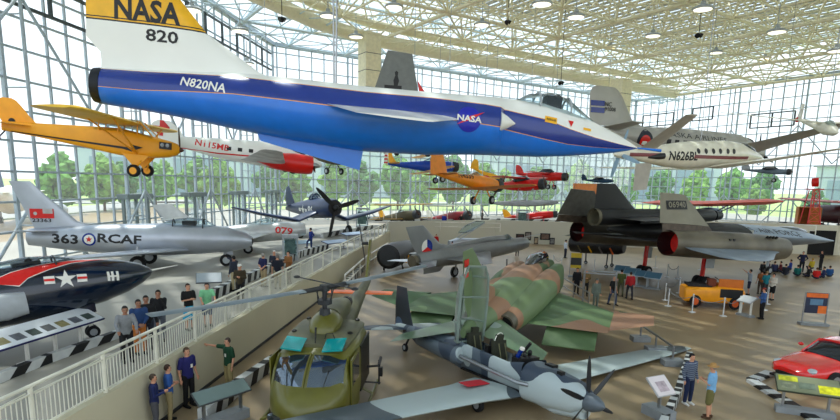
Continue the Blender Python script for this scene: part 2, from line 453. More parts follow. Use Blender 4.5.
# ---------------- outside ----------------
gm = mat('lawn', (.62, .72, .42), .9, 0, .12, .05)
struct(B().quad([(-900, -50, -.35), (900, -50, -.35), (900, 1200, -.35), (-900, 1200, -.35)]).obj('floor_outside', gm, None, 0))
struct(B().box((-60, 175, -.2), (420, 12, .25), Matrix.Rotation(.5, 3, 'Z')).box((-75, 60, -.2), (14, 260, .25)).obj('floor_road', mat('pale_asphalt', (.62, .62, .6), .9), None, 0))
def tree(x, y, h, label, group, seed):
    rd = random.Random(seed); t = empty('tree', label, 'tree', (x, y, 0), 0, group)
    tr = B(); tr.tube((0, 0, -.4), (0, 0, h*.5), .3, .18); tr.obj('trunk', mat('bark', (.35, .27, .2), .9), t)
    c = B()
    for k in range(90):
        a, z = rd.uniform(0, 6.28), rd.uniform(.22, 1.0); rr = h*.36*math.sin(math.pi*min(1, (z-.12)/.9))*rd.uniform(.3, 1)
        s_ = rd.uniform(.07, .13)*h
        r = bmesh.ops.create_icosphere(c.bm, subdivisions=1, radius=s_, matrix=Matrix.Translation((rr*math.cos(a), rr*math.sin(a), z*h)) @ Matrix.Rotation(rd.uniform(0, 3), 4, (1, rd.random(), 0)))
        for v in r['verts']: v.co += V((rd.uniform(-1, 1), rd.uniform(-1, 1), rd.uniform(-1, 1)))*s_*.35
    c.obj('crown', mat('leaves_%d' % (seed % 3), [(.36, .56, .22), (.45, .62, .25), (.30, .50, .24)][seed % 3], .8, 0, .25, 1.2), t, 0)
k = 0
for i in range(24):
    p = V((-52, 118, 0)) + V((7.6, 3.7, 0))*i + V((random.uniform(-1, 1), 2 if i % 2 else 15, 0))
    tree(p.x, p.y, random.uniform(10.5, 14), 'leafy green tree beyond the back glass wall', 'trees beyond the back glass', i)
for i in range(10):
    if i in (3, 4): continue
    p = V((-62, 38, 0)) + V((-1.0, 13, 0))*i + V((random.uniform(-4, 4), random.uniform(-1, 1), 0))
    tree(p.x, p.y, random.uniform(8, 12), 'leafy green tree beyond the left glass wall', 'trees beyond the left glass', 40+i)
for i in range(9):
    p = V((76, 128, 0)) + V((6.2, -11, 0))*i + V((random.uniform(-3, 3), random.uniform(-3, 3), 0))
    tree(p.x, p.y, random.uniform(5, 8), 'low green tree beyond the right glass wall', 'trees beyond the right glass', 70+i)
def hangar(loc, rz, L, D, H, label, nb):
    t = empty('hangar', label, 'building', loc, rz)
    B().box((0, 0, H/2), (L, D, H)).obj('wall', mat('pale_cladding', (.72, .77, .80), .7, 0, .05, .05), t, 0)
    B().box((0, 0, H+.4), (L+2, D+2, .8)).obj('roof', mat('grey_roof', (.6, .63, .65), .8), t, 0)
    for k in range(nb):
        B().box((-L/2+(k+.5)*L/nb, -D/2-.2, H*.36), (L/nb*.7, .3, H*.62)).obj('hangar_door', mat('hangar_door', (.55, .63, .7), .6), t, 0)
hangar((-70, 265, 0), .35, 150, 40, 22, 'long pale grey hangar far beyond the trees behind the back glass', 5)
hangar((90, 300, 0), .2, 120, 40, 24, 'pale hangar beyond the back glass to the right of the longer one', 4)
hangar((-190, 110, 0), 1.45, 140, 40, 20, 'pale hangar seen through the left glass wall', 5)
hangar((230, 190, 0), -1.0, 160, 40, 17, 'pale hangar seen through the right glass wall', 5)
# ---------------- shared aircraft pieces ----------------
def wheel(parent, c, r, w_, ax=(0, 1, 0), name='wheel', hubm=None):
    o = B().lathe([(-w_/2, r*.55), (-w_/2, r*.85), (-w_*.3, r), (w_*.3, r), (w_/2, r*.85), (w_/2, r*.55)], c, ax, 16).obj(name, RUBBER, parent)
    B().lathe([(-w_*.52, r*.2), (-w_*.5, r*.56), (w_*.5, r*.56), (w_*.52, r*.2)], c, ax, 12).obj('hub', hubm or LGREY, o)
    return o
def blade_bm(L, w_, ang, c, pitch=.5, r0=.06):
    # propeller blade in the yz plane about the x axis
    b = B(); rs = []
    for t, k in ((.05, .45), (.2, .8), (.45, 1), (.75, .85), (.93, .55), (1, .15)):
        p = pitch*(1-.6*t); hw = w_*k/2; th = max(.012, w_*.12*(1-t))
        rs.append([V((hw*math.sin(p)*s+th*q, hw*math.cos(p)*s, L*t)) for s, q in ((-1, 0), (0, 1), (1, 0), (0, -1))])
    M = Matrix.Translation(c) @ Matrix.Rotation(ang, 4, 'X')
    return b.rings([[M @ p for p in r] for r in rs])
def propeller(parent, c, L, w_, n, m, spin=.2, spl=.35, a0=.3, sm=None, tip=None):
    h = B().lathe([(-.05, spin), (spl*.4, spin*.9), (spl*.8, spin*.5), (spl, .01)], c).obj('propeller_hub', sm or m, parent)
    for k in range(n): blade_bm(L, w_, a0+2*math.pi*k/n, c).obj('propeller_blade', m, h)
    return h
def both(o, f):
    for s in (1, -1): f(s)
def jet_wing(t, name, secs, m, lab=None, y0=0):
    for s in (1, -1):
        B().wing([((x, s*y, z), c, th) for (x, y, z), c, th in secs]).obj(name, m, t)
def fin(t, name, secs, m, mi=None, th=.08):
    return B().wing([((x, 0, z), c, th) for x, z, c in secs], (0, 1, 0), 0, mi).obj(name, m, t)
def cockpit(t, secs, m=CLEAR, n=16, frames=(), fm=None, name='canopy'):
    b = B().loft(secs, n, 0, False); o = b.obj(name, m, t)
    for x, z, w_, h_ in frames:
        pts = [(x, w_*math.cos(a), z+h_*math.sin(a)) for a in [math.pi*k/10 for k in range(11)]]
        B().path(pts, .035, 5).obj('canopy_frame', fm or LGREY, o)
    return o
def rod(t, a, b, r, m, name='strut', r1=None): return B().tube(a, b, r, r1).obj(name, m, t)
def cable(a, b, label, grp='hanging cables'):
    return tag(B().tube(a, b, .03, .03, 5).obj('cable', STEEL), label, 'cable', grp)

# ---------------- white and blue research jet with T tail, hung across the hall ----------------
f104 = empty('jet_fighter', 'white and blue needle-nosed jet with yellow tail band, hanging across the hall', 'aircraft')
DB = mat('dark_blue_paint', (.01, .17, .52), .25, 0, .03, coat=.4); LB = mat('light_blue_paint', (.06, .45, .85), .3, 0, .04, coat=.3)
OR = mat('orange_pinstripe', (.93, .62, .25), .4); WP = mat('glossy_white', (.93, .93, .90), .3, 0, .02, .8, coat=.3)
st_ = [  # x, top, bottom, halfwidth, upper stripe angle, lower stripe angle
 (-16.4, .50, -.50, .48, 60, -8), (-15.2, .58, -.56, .58, 55, -6), (-14.2, .66, -.64, .68, 55, 2), (-12.7, .80, -.80, .85, 50, 8), (-11, .84, -.95, 1.0, 47, 10),
 (-9, .86, -1.05, 1.08, 46, 10), (-7, .93, -.95, 1.1, 45, 6), (-5.5, 1.0, -.79, 1.08, 37, -3), (-4.98, 1.02, -.75, 1.04, 33, -6), (-4.8, 1.03, -.74, .76, 30, -8), (-3.4, 1.02, -.64, .68, 18, -22), (-2.6, .9, -.54, .6, 6, -30), (-1.7, .66, -.40, .46, -2, -34), (-.8, .36, -.24, .27, -6, -36), (-.3, .16, -.12, .13, -8, -34), (0, .02, -.02, .02, -8, -30)]
def rings104(st):
    rs = []
    for x, tp, bt, hw, au, al in st:
        zc, hh = (tp+bt)/2, (tp-bt)/2; lw = 1.6*min(1, .6+abs(x)*.05)
        a_ = [90-(90-au-lw)*k/7 for k in range(7)] + [au+lw] + [au-(au-al)*k/5 for k in range(5)] + [al, al-lw] + [al-lw+(-90-al+lw)*k/7 for k in range(1, 8)]
        right = [(hw*math.cos(R(q)), zc+hh*math.sin(R(q))) for q in a_]
        r = [V((x, -p, z)) for p, z in right] + [V((x, p, z)) for p, z in right[-2:0:-1]]
        rs.append(r)
    return rs
rr = rings104(st_); nh = len(rr[0])//2+1
def mi104(k):
    j = k if k < nh-1 else (2*(nh-1)-1-k)
    return 0 if j < 7 else 3 if j == 7 else 1 if j < 12+1 else 3 if j == 13 else 2
# side strip index -> colour: 0..6 white, 7 pinstripe, 8..12 dark blue, 13 pinstripe, rest light blue
b = B(); b.rings(rr, 0, True, True, mi104)
fus104 = b.obj('fuselage', [WP, DB, LB, OR], f104)
B().lathe([(-16.62, .42), (-16.6, .47), (-16.4, .50), (-16.35, .5)], (0, 0, 0), (1, 0, 0), 24).obj('exhaust_nozzle', mat('burnt_metal', (.12, .13, .15), .5, .5), f104)
B().lathe([(-1.2, .01), (.0, .05), (.0, .01)], (.85, 0, 0)).obj('probe', LB, f104)
finm = [WP, mat('yellow_band', (.96, .72, .08), .35), BLACK]
# fin: stack of strips so that the yellow band and its black lines sit on it
zs = [(.3, 0), (.6, 0), (.9, 0), (1.3, 0), (1.76, 2), (1.8, 1), (1.84, 2), (1.87, 1), (2.72, 1), (2.77, 2), (2.82, 0), (3.1, 0)]
b = B()
def f_le(z): return (-12.1+(.88-z)*3 if z < .88 else -12.1-1.69*(z-.88)) if z < 1.79 else -13.64-.92*(z-1.79)
def f_te(z): return -16.85 if z > .9 else -16.45
prof = lambda le, te, z, th: [V((le+(te-le)*u, s*h*th, z)) for s, u, h in [(0, 0, 0), (1, .03, .3), (1, .12, .5), (1, .4, .55), (1, .8, .25), (0, 1, 0), (-1, .8, .25), (-1, .4, .55), (-1, .12, .5), (-1, .03, .3)]]
sec = [prof(f_le(z), f_te(z), z, .34) for z, c in zs]
for i in range(len(zs)-1): b.rings([sec[i], sec[i+1]], zs[i][1], i in (0, len(zs)-2))
fin104 = b.obj('tail_fin', finm, f104)
for s in (1, -1): B().wing([((-14.4, 0, 3.2), 1.9, .06), ((-15.2, s*1.9, 3.15), .8, .05)]).obj('tailplane', WP, f104)
for s in (1, -1): B().wing([((-6.2, s*.95, .12), 3.9, .034), ((-7.3, s*3.3, -.30), 2.0, .035)]).obj('wing', WP, f104)
for s in (1, -1):
    B().lathe([(0, .30), (.25, .18), (.5, .02)], (-4.98, s*.84, .2), (1, 0, 0)).obj('intake_cone', WP, f104)
B().prism([(-12.2, -.6), (-12.0, -1.05), (-9.0, -1.62), (-8.9, -.7)], .1, Matrix.Rotation(R(90), 4, 'X') @ Matrix.Translation((0, 0, -.05))).obj('ventral_fin', LB, f104)
cockpit(f104, [(-4.3, .92, .05, .1), (-3.9, .92, .34, .34), (-3.2, .86, .42, .5), (-2.6, .78, .42, .48), (-2.1, .68, .3, .25), (-1.6, .6, .05, .05)], frames=[(-3.6, .88, .42, .46), (-2.6, .78, .43, .49)])
B().box((-3.1, 0, 1.0), (.5, .45, .5)).ball((-2.95, 0, 1.2), .16).obj('ejection_seat', DGREY, f104)
place2(f104, (-16.4, 0, 0), P(103, 86, 16.3), (0, 0, 0), P(637, 148, 18.6), R(0))
lettering(fus104, 'N820NA', 203, 85, .38, WHITE, sx=.9, x2=220, y2=88)
lettering(fin104, 'NASA', 146, 12, .80, BLACK, sx=.86, x2=175, y2=15.6, bold=.03)
lettering(fin104, '820', 162, 37, .44, BLACK, sx=1.35, x2=175, y2=38.6)
lettering(fus104, 'BEWARE OF BLAST', 105, 60, .1, BLACK)if 0 else None
marking(fus104, [(circ(.37), 0, 0)], mat('badge_blue', (.03, .10, .66), .4), 469, 119, 480, 120.5, name='round_badge')
marking(fus104, [([(-.36, -.20), (.05, -.02), (.46, .26), (.05, .10)], 0, .004)], RED, 469, 119, 480, 120.5, name='badge_wing', off=.02)
lettering(fus104, 'NASA', 469, 119, .24, WHITE, 480, 120.5, 1.2, .03, .03)
marking(fus104, [(rect(-.2, -.1, .2, .1), 0, 0)], YEL, 551, 120, 560, 122, name='rescue_label')
lettering(fus104, 'RESCUE', 551, 120, .09, BLACK, 560, 122, off=.03)
marking(fus104, [([(-.1, .1), (.1, .1), (0, -.1)], 0, 0)], RED, 571, 124, 580, 126, name='warning_triangle')
marking(fus104, [(rect(-.14, -.04, .14, .04), 0, 0)], YEL, 587, 129.5, 594, 131, name='yellow_marking')
cable(P(336, 97, 17.2), P(337, -40, 17.2), 'steel cable holding up the blue and white jet')
cable(P(334, 85, 17.8), P(333, -40, 17.8), 'steel cable holding up the blue and white jet')

# ---------------- yellow high-wing cub ----------------
cub = empty('high_wing_airplane', 'yellow fabric high-wing light airplane with black side flash, hanging at upper left', 'aircraft')
CY = mat('cub_yellow', (.99, .66, .04), .4, 0, .05, 2)
cf = B().loft([(-6.45, .02, .05, .18), (-5.2, 0, .14, .26, 3), (-3.6, -.04, .28, .40, 4), (-2.2, -.08, .36, .52, 5), (-1.4, -.14, .38, .46, 5), (-.9, -.16, .37, .40, 4), (-.4, -.16, .32, .32, 3), (-.1, -.14, .2, .22), (0, -.14, .1, .12)], 20)
cfo = cf.obj('fuselage', CY, cub)
jet_wing(cub, 'wing', [((-1.35, 0, .78), 1.6, .12), ((-1.35, 4.8, .84), 1.6, .12), ((-1.42, 5.2, .86), 1.45, .11), ((-1.65, 5.45, .87), 1.0, .1)], mat('fabric_yellow', (.97, .78, .22), .45, 0, .05))
for q_ in cub.children:
    if q_.name.startswith('wing'): q_.rotation_euler = (0, -.08, 0)
cabin = B().loft([(-3.1, .42, .3, .3, 4), (-2.2, .52, .36, .3, 5), (-1.5, .52, .36, .3, 5), (-.95, .2, .34, .1, 4)], 12, 0, False).obj('cabin_glazing', CLEAR, cub)
for s in (1, -1):
    for x0, x1 in ((-3.1, -2.9), (-2.3, -2.2), (-1.5, -1.5), (-.95, -1.45)): rod(cub, (x0 if x0 > -1 else x1, s*.34, .25), (x1, s*.34, .76), .025, CY, 'cabin_post')
    rod(cub, (-1.5, s*.36, -.45), (-1.5, s*2.9, .74), .035, CY, 'wing_strut'); rod(cub, (-1.5, s*.36, -.45), (-2.6, s*2.8, .74), .03, CY, 'wing_strut')
    B().prism([(-1.0, -.5), (-2.0, -.5), (-1.5, -1.05)], .05, Matrix.Translation((0, s*.45+.02, 0)) @ Matrix.Rotation(R(90), 4, 'X')).obj('landing_gear_fairing', CY, cub)
    rod(cub, (-1.2, s*.3, -.5), (-1.45, s*.72, -1.1), .035, CY, 'landing_gear_strut'); wheel(cub, (-1.45, s*.8, -1.12), .24, .2, hubm=CY)
    B().wing([((-5.35, s*.05, .12), 1.2, .05), ((-5.7, s*1.1, .12), .95, .05), ((-6.0, s*1.4, .12), .5, .04)]).obj('tailplane', CY, cub)
fc = fin(cub, 'tail_fin', [(-5.1, .1, 1.3), (-5.5, .5, 1.15), (-5.75, .8, .95), (-5.95, 1.0, .65), (-6.1, 1.07, .3)], CY, th=.05)
rod(cub, (-6.3, 0, -.1), (-6.55, 0, -.4), .03, BLACK); wheel(cub, (-6.6, 0, -.45), .09, .06, name='tail_wheel')
for s in (1, -1):
    B().box((-.45, s*.36, -.05), (.42, .16, .26)).obj('cylinder_bank', BLACK, cub)
    for q in (-.55, -.36): B().ball((q, s*.44, -.03), (.07, .03, .08), 8).obj('cylinder_head', LGREY, cub)
propeller(cub, (0, 0, -.14), .95, .12, 2, mat('prop_brown', (.3, .15, .07), .4), .1, .15, R(20))
place2(cub, (-6.45, 0, 0), P(2, 126, 18.7), (0, 0, -.14), P(180, 150, 19.5), R(1))
marking(cfo, [([(-2.9, .05), (1.55, -.02), (1.5, .1), (1.95, .04), (1.55, -.16), (1.2, -.1), (-2.9, .02)], 0, 0)], BLACK, 90, 142, 110, 144.5, name='side_flash', cuts=3, off=.03)
marking(fc, [(circ(.13), 0, 0)], BLACK, 12, 121.5, 16, 122, name='fin_badge')

# ---------------- white twin with red nacelles and a red cross on its tail ----------------
tw = empty('twin_engine_airplane', 'white twin-engined airplane with red nacelles and red cross tail, hanging on the left', 'aircraft')
tf = B().loft([(-10, .15, .05, .12), (-8.5, .1, .28, .35), (-6.5, .02, .55, .6), (-4.2, 0, .68, .76), (-2.6, 0, .68, .78), (-1.5, -.12, .55, .58), (-.6, -.2, .38, .38), (-.1, -.24, .18, .18), (0, -.24, .03, .03)], 20).obj('fuselage', WP, tw)
WT = mat('weathered_white', (.80, .80, .80), .5, 0, .18, 1.5)
jet_wing(tw, 'wing', [((-2.2, .4, -.5), 2.9, .14), ((-2.6, 2.2, -.42), 2.4, .13), ((-3.3, 6.8, .1), 1.1, .1), ((-3.6, 7.2, .14), .6, .08)], WT)
for s in (1, -1):
    nb = B().lathe([(0, .42), (.05, .52), (-.2, .58), (-1.0, .6), (-2.2, .48), (-3.4, .12)], (-1.0, s*1.95, -.35)).obj('nacelle', RED, tw)
    B().lathe([(0, .44), (.02, .3), (-.1, .1)], (-.97, s*1.95, -.35)).obj('engine_front', LGREY, nb)
    propeller(tw, (-.9, s*1.95, -.35), 1.2, .2, 2, BLACK, .2, .45, R(70)*s, STEEL)
    wheel(tw, (-2.1, s*1.95, -.72), .28, .2)
    f = B().wing([((-8.7, s*1.9, -.55), 1.2, .08), ((-8.5, s*1.9, -.1), 1.65, .09), ((-8.55, s*1.9, .5), 1.6, .09), ((-8.8, s*1.9, .95), 1.2, .08), ((-9.1, s*1.9, 1.15), .6, .06)], (0, 1, 0)).obj('tail_fin', WP, tw)
    if s < 0: rfin = f
    B().wing([((-8.6, s*.1, .2), 1.3, .09), ((-8.7, s*1.9, .2), 1.1, .09)]).obj('tailplane', WT, tw)
B().loft([(-2.4, .62, .3, .2), (-1.9, .5, .44, .34), (-1.35, .28, .38, .3), (-1.0, .1, .2, .1)], 14).obj('windscreen', mat('dark_glass', (.1, .13, .16), .08), tw)
place2(tw, (-10, 0, .15), P(155, 138, 35), (0, 0, -.24), P(322, 165, 38.5), R(2))
lettering(tf, 'N115MB', 212, 145.5, .5, RED, 225, 148, 1.1, .02)
marking(tf, [(rect(-3.6, -.05, 4.2, .04), 0, 0)], RED, 213, 152.5, 240, 155, name='side_stripe', cuts=3, off=.02)
for x in (229, 240, 251): marking(tf, [(rect(-.13, -.11, .13, .11), 0, 0)], BLACK, x, 147.5+(x-220)*.11, name='cabin_window')
marking(rfin, [([(a*.85, b_*.85) for a, b_ in [(-.11, -.5), (.11, -.5), (.11, -.11), (.5, -.11), (.5, .11), (.11, .11), (.11, .5), (-.11, .5), (-.11, .11), (-.5, .11), (-.5, -.11), (-.11, -.11)]], 0, 0)], RED, 161.5, 128, name='red_cross', off=.03)

# ---------------- silver swept-wing jet of the left row (363) ----------------
sab = empty('jet_fighter', 'silver swept-wing jet numbered 363 with red ensign on its fin', 'aircraft')
sf = B().loft([(0, -.12, .24, .26), (-.35, -.08, .42, .46), (-1.3, -.02, .6, .68), (-2.6, 0, .68, .8), (-4.5, 0, .76, .86), (-7, .02, .74, .78), (-9, .08, .6, .64), (-10.6, .14, .42, .46), (-10.9, .14, .4, .42)], 28, 0, True).obj('fuselage', SILVER, sab)
B().lathe([(0, .2), (.02, .24), (.01, .15), (-.5, .1)], (0.02, 0, -.12)).obj('intake', BLACK, sab)
jet_wing(sab, 'wing', [((-3.2, .5, -.55), 3.0, .09), ((-6.9, 5.7, -.25), 1.5, .08)], SILVER)
jet_wing(sab, 'tailplane', [((-9.2, .2, .45), 1.4, .07), ((-10.7, 1.95, .6), .7, .07)], SILVER)
sfin = fin(sab, 'tail_fin', [(-7.2, .55, 3.4), (-8.6, .95, 2.15), (-10.0, 2.3, 1.3), (-10.6, 2.95, .95)], SILVER)
cockpit(sab, [(-4.6, .72, .1, .15), (-4.0, .72, .36, .35), (-3.2, .68, .42, .5), (-2.4, .6, .36, .5), (-1.75, .52, .1, .12)], frames=[(-2.5, .6, .4, .5), (-4.0, .7, .37, .37)], fm=DGREY)
B().box((-3.2, 0, .75), (.7, .5, .5)).obj('ejection_seat', BLACK, sab)
B().loft([(-1.95, .3, .1, .3), (-1.5, .45, .26, .12), (-.5, .25, .1, .04)], 8).obj('anti_glare_panel', BLACK, sab)
rod(sab, (-1.5, 0, -.5), (-1.4, 0, -1.35), .07, STEEL, 'nose_gear_leg'); wheel(sab, (-1.4, 0, -1.45), .34, .18, name='nose_wheel')
B().box((-1.3, .12, -.9), (.5, .03, .5)).obj('gear_door', SILVER, sab)
for s in (1, -1): rod(sab, (-5.6, s*1.2, -.5), (-5.6, s*1.25, -1.3), .08, STEEL, 'main_gear_leg'); wheel(sab, (-5.6, s*1.35, -1.36), .4, .22, name='main_wheel')
gA = G(242, 268, UZ); gB = G(30, 276, UZ)
Nn = P(252, 241, gA.y+1); Tn = P(29, 237, Nn.y-3.0)
place2(sab, (-10.9, 0, .14), Tn, (0, 0, -.12), Nn, 0)
lettering(sf, '363', 65, 239.5, .64, BLACK, 76, 240, 1.35, .03); lettering(sf, 'RCAF', 119, 239.5, .62, BLACK, 129, 240, 1.4, .03)
marking(sf, [(circ(.33), 0, 0)], DB, 89, 239.5, 95, 240, name='roundel'); marking(sf, [(circ(.24), 0, 0)], WHITE, 89, 239.5, 95, 240, name='roundel', off=.02)
marking(sf, [([(0, .17), (.05, .06), (.16, .07), (.07, -.02), (.1, -.13), (0, -.07), (-.1, -.13), (-.07, -.02), (-.16, .07), (-.05, .06)], 0, 0)], RED, 89, 239.5, 95, 240, name='leaf_emblem', off=.03)
marking(sfin, [(rect(-.55, -.24, .55, .24), 0, 0)], RED, 42, 213.5, 50, 213.6, name='ensign', off=.02)
marking(sfin, [([(.05, .0), (.5, .2), (.5, .14), (.16, 0), (.5, .0), (.5, .24), (.05, .24)], 0, 0), (circ(.09, 10, -.3, 0), 0, 0)], mat('ensign_detail', (.75, .72, .7), .5), 42, 213.5, 50, 213.6, name='ensign_detail', off=.03)
lettering(sfin, '23363', 42, 220.5, .26, BLACK, 50, 220.6, 1.4, .02)

# ---------------- dark blue naval jet in the front left corner ----------------
cou = empty('jet_fighter', 'dark blue jet with red sweep and white star, at front left', 'aircraft')
cfz = B().loft([(0, -.10, .05, .05), (-.12, -.10, .2, .2), (-.5, -.10, .42, .44), (-1.1, -.10, .62, .68), (-2.0, -.1, .80, .90), (-3.2, -.08, .92, 1.06), (-4.4, -.08, 1.02, 1.14), (-6, -.1, 1.05, 1.08), (-8, .0, .9, .9), (-11, .2, .45, .5), (-12, .25, .3, .35)], 28).obj('fuselage', mat('midnight_blue', (.01, .085, .17), .18, 0, .04, coat=.6), cou)
NV = _m['midnight_blue']
rod(cou, (-.3, 0, -.06), (1.1, 0, -.04), .05, WHITE, 'probe', .015)
cockpit(cou, [(-6.2, .9, .15, .12), (-5.4, .9, .46, .30), (-4.4, .88, .52, .40), (-3.4, .82, .42, .34), (-2.55, .78, .1, .06)], frames=[(-3.5, .82, .46, .35), (-5.4, .9, .47, .31)], fm=DGREY)
B().box((-4.4, 0, .95), (.9, .5, .3)).ball((-4.3, 0, 1.08), .14).obj('ejection_seat', BLACK, cou)
jet_wing(cou, 'wing', [((-5.2, .7, -.3), 3.8, .1), ((-8.6, 5.2, -.1), 1.6, .08)], NV)
for s in (1, -1): B().loft([(-4.75, -.25, .35, .42, 3, s*.95), (-5.4, -.25, .5, .5, 3, s*1.0), (-7.5, -.2, .4, .45, 2, s*.9)], 16).obj('intake', LGREY, cou)
fin(cou, 'tail_fin', [(-8.6, .6, 3.0), (-10.6, 2.6, 1.3)], NV)
rod(cou, (-2.7, 0, -.5), (-2.6, 0, -1.5), .08, WHITE, 'nose_gear_leg'); rod(cou, (-2.9, 0, -.6), (-2.6, 0, -1.2), .05, WHITE, 'nose_gear_brace')
for s in (.12, -.12): wheel(cou, (-2.6, s, -1.55), .26, .13, name='nose_wheel')
for s in (1, -1): B().box((-3.4, s*.45, -.85), (1.9, .04, .4)).obj('gear_door', NV, cou)
for s in (1, -1): rod(cou, (-6.4, s*1.5, -.4), (-6.4, s*1.5, -1.5), .08, WHITE, 'main_gear_leg'); wheel(cou, (-6.4, s*1.5, -1.5), .33, .2, name='main_wheel')
Nn = P(152, 271, 19.8)
place2(cou, (-5, 0, .08), P(12, 291, 17.0), (0, 0, -.10), Nn, 0)
for nm, dz, mm, of in (('white_outline', .035, WHITE, .012), ('red_sweep', 0, RED, .02)):
    up = [(-2.2, -.30), (-1.4, .10), (-.4, .40), (.7, .56), (2.0, .60)]; lo = [(2.0, .60), (.6, .42), (-.2, .14), (-.9, -.18), (-1.2, -.46)]
    pts = [(a, b_+dz) for a, b_ in up] + [(a, b_-dz) for a, b_ in lo[1:]]
    marking(cfz, [(pts, 0, 0)], mm, 56, 272, 66, 271.5, name=nm, cuts=3, off=of)
marking(cfz, [(star(.38), 0, 0), (rect(.37, -.15, .72, .15), 0, 0), (rect(-.72, -.15, -.37, .15), 0, 0)], WHITE, 66, 279, 76, 278.3, name='star_emblem', off=.02)
marking(cfz, [(rect(.38, -.045, .72, .045), 0, 0), (rect(-.72, -.045, -.38, .045), 0, 0)], RED, 66, 279, 76, 278.3, name='star_emblem_bars', off=.035)
for i, x in enumerate((108.5, 112.5, 117.5)): marking(cfz, [(rect(-.05, -.19, .05, .19), 0, 0)], WHITE, x, 276.3-(x-108)*.06, x+6, 275.9-(x-108)*.06, name='number_stroke', off=.02)
marking(cfz, [(rect(-.2, -.03, .2, .03), 0, 0)], WHITE, 113, 276.1, 119, 275.7, name='number_stroke', off=.02)

# ---------------- silver swept jet with red 079 ----------------
mig = empty('jet_fighter', 'pale silver jet with red number 079 and round nose intake, behind the 363 jet', 'aircraft')
PS = mat('pale_silver', (.80, .81, .80), .35, .3, .05)
mf = B().loft([(0, 0, .42, .42), (-.5, 0, .56, .56), (-2, 0, .68, .68), (-4.5, 0, .7, .7), (-6.5, .05, .6, .6), (-8, .12, .42, .42)], 24, 0, False).obj('fuselage', PS, mig)
B().lathe([(0, .42), (-.15, .36), (-.6, .05)], (0, 0, 0)).obj('intake', BLACK, mig)
jet_wing(mig, 'wing', [((-2.4, .5, -.05), 2.9, .07), ((-5.6, 5, -.2), 1.7, .06)], PS)
jet_wing(mig, 'tailplane', [((-8.3, 0, 1.5), 1.0, .07), ((-9.5, 1.7, 1.5), .6, .07)], PS)
fin(mig, 'tail_fin', [(-6.0, .5, 2.8), (-7.4, 1.0, 1.9), (-9.0, 2.5, 1.2)], PS)
cockpit(mig, [(-3.9, .62, .1, .1), (-3.2, .62, .36, .4), (-2.5, .6, .4, .46), (-1.8, .56, .08, .08)], frames=[(-2.4, .58, .38, .45), (-3.2, .62, .36, .4)], fm=PS)
rod(mig, (-.9, 0, -.5), (-.9, 0, -1.1), .07, STEEL, 'nose_gear_leg'); wheel(mig, (-.9, 0, -1.15), .26, .16, name='nose_wheel')
for s in (1, -1): rod(mig, (-4.3, s*1.8, -.2), (-4.3, s*1.8, -1.0), .07, STEEL, 'main_gear_leg'); wheel(mig, (-4.3, s*1.85, -1.05), .33, .2, name='main_wheel')
Nn = P(305, 229, 44.5)
place2(mig, (-9.9, 0, 2.4), P(157, 206, 41), (0, 0, 0), Nn, 0)
lettering(mf, '079', 284, 231, .66, RED, 294, 232, 1.3, .03)

# ---------------- dark blue gull-winged fighter ----------------
cor = empty('propeller_fighter', 'dark blue gull-winged propeller fighter with three black blades, back left', 'aircraft')
CB = mat('sea_blue', (.09, .17, .32), .35, 0, .1)
co = B().loft([(0, 0, .55, .58), (-.5, 0, .66, .68), (-1.7, 0, .68, .72), (-3.5, .02, .6, .75), (-5.5, .02, .45, .55), (-8, .05, .2, .3), (-9, .05, .05, .15)], 20).obj('fuselage', CB, cor)
B().lathe([(0.02, .5), (-.1, .2)], (0, 0, 0)).obj('cowling_front', BLACK, cor)
jet_wing(cor, 'wing', [((-1.6, .5, -.3), 2.6, .15), ((-1.7, 1.9, -.85), 2.4, .14), ((-2.0, 4.4, -.35), 1.9, .12), ((-2.5, 6.1, .1), 1.1, .1)], CB)
jet_wing(cor, 'tailplane', [((-7.4, .1, .3), 1.4, .08), ((-7.8, 2.2, .3), .8, .07)], CB)
fin(cor, 'tail_fin', [(-7.0, .3, 1.9), (-7.5, .9, 1.5), (-7.9, 1.6, .9), (-8.2, 1.8, .4)], CB)
cockpit(cor, [(-4.3, .65, .1, .1), (-3.6, .66, .34, .42), (-3.0, .64, .34, .44), (-2.5, .6, .1, .1)], frames=[(-3, .64, .34, .44), (-3.5, .65, .34, .42)], fm=CB)
propeller(cor, (.05, 0, 0), 1.95, .34, 3, BLACK, .22, .4, R(45))
for s in (1, -1): rod(cor, (-1.9, s*1.9, -.9), (-1.7, s*1.9, -1.75), .09, LGREY, 'main_gear_leg'); wheel(cor, (-1.7, s*1.9, -1.8), .4, .24, name='main_wheel')
place2(cor, (-9, 0, .05), P(286, 208, 63), (0, 0, 0), P(335, 208, 53), 0)
marking(co, [(star(.42), 0, 0), (rect(.45, -.13, .9, .13), 0, 0), (rect(-.9, -.13, -.45, .13), 0, 0)], WHITE, 303, 210, 309, 211, name='star_emblem', off=.02)
lettering(co, '86', 310.5, 210.6, .8, WHITE, 316, 211, 1.2, .03)

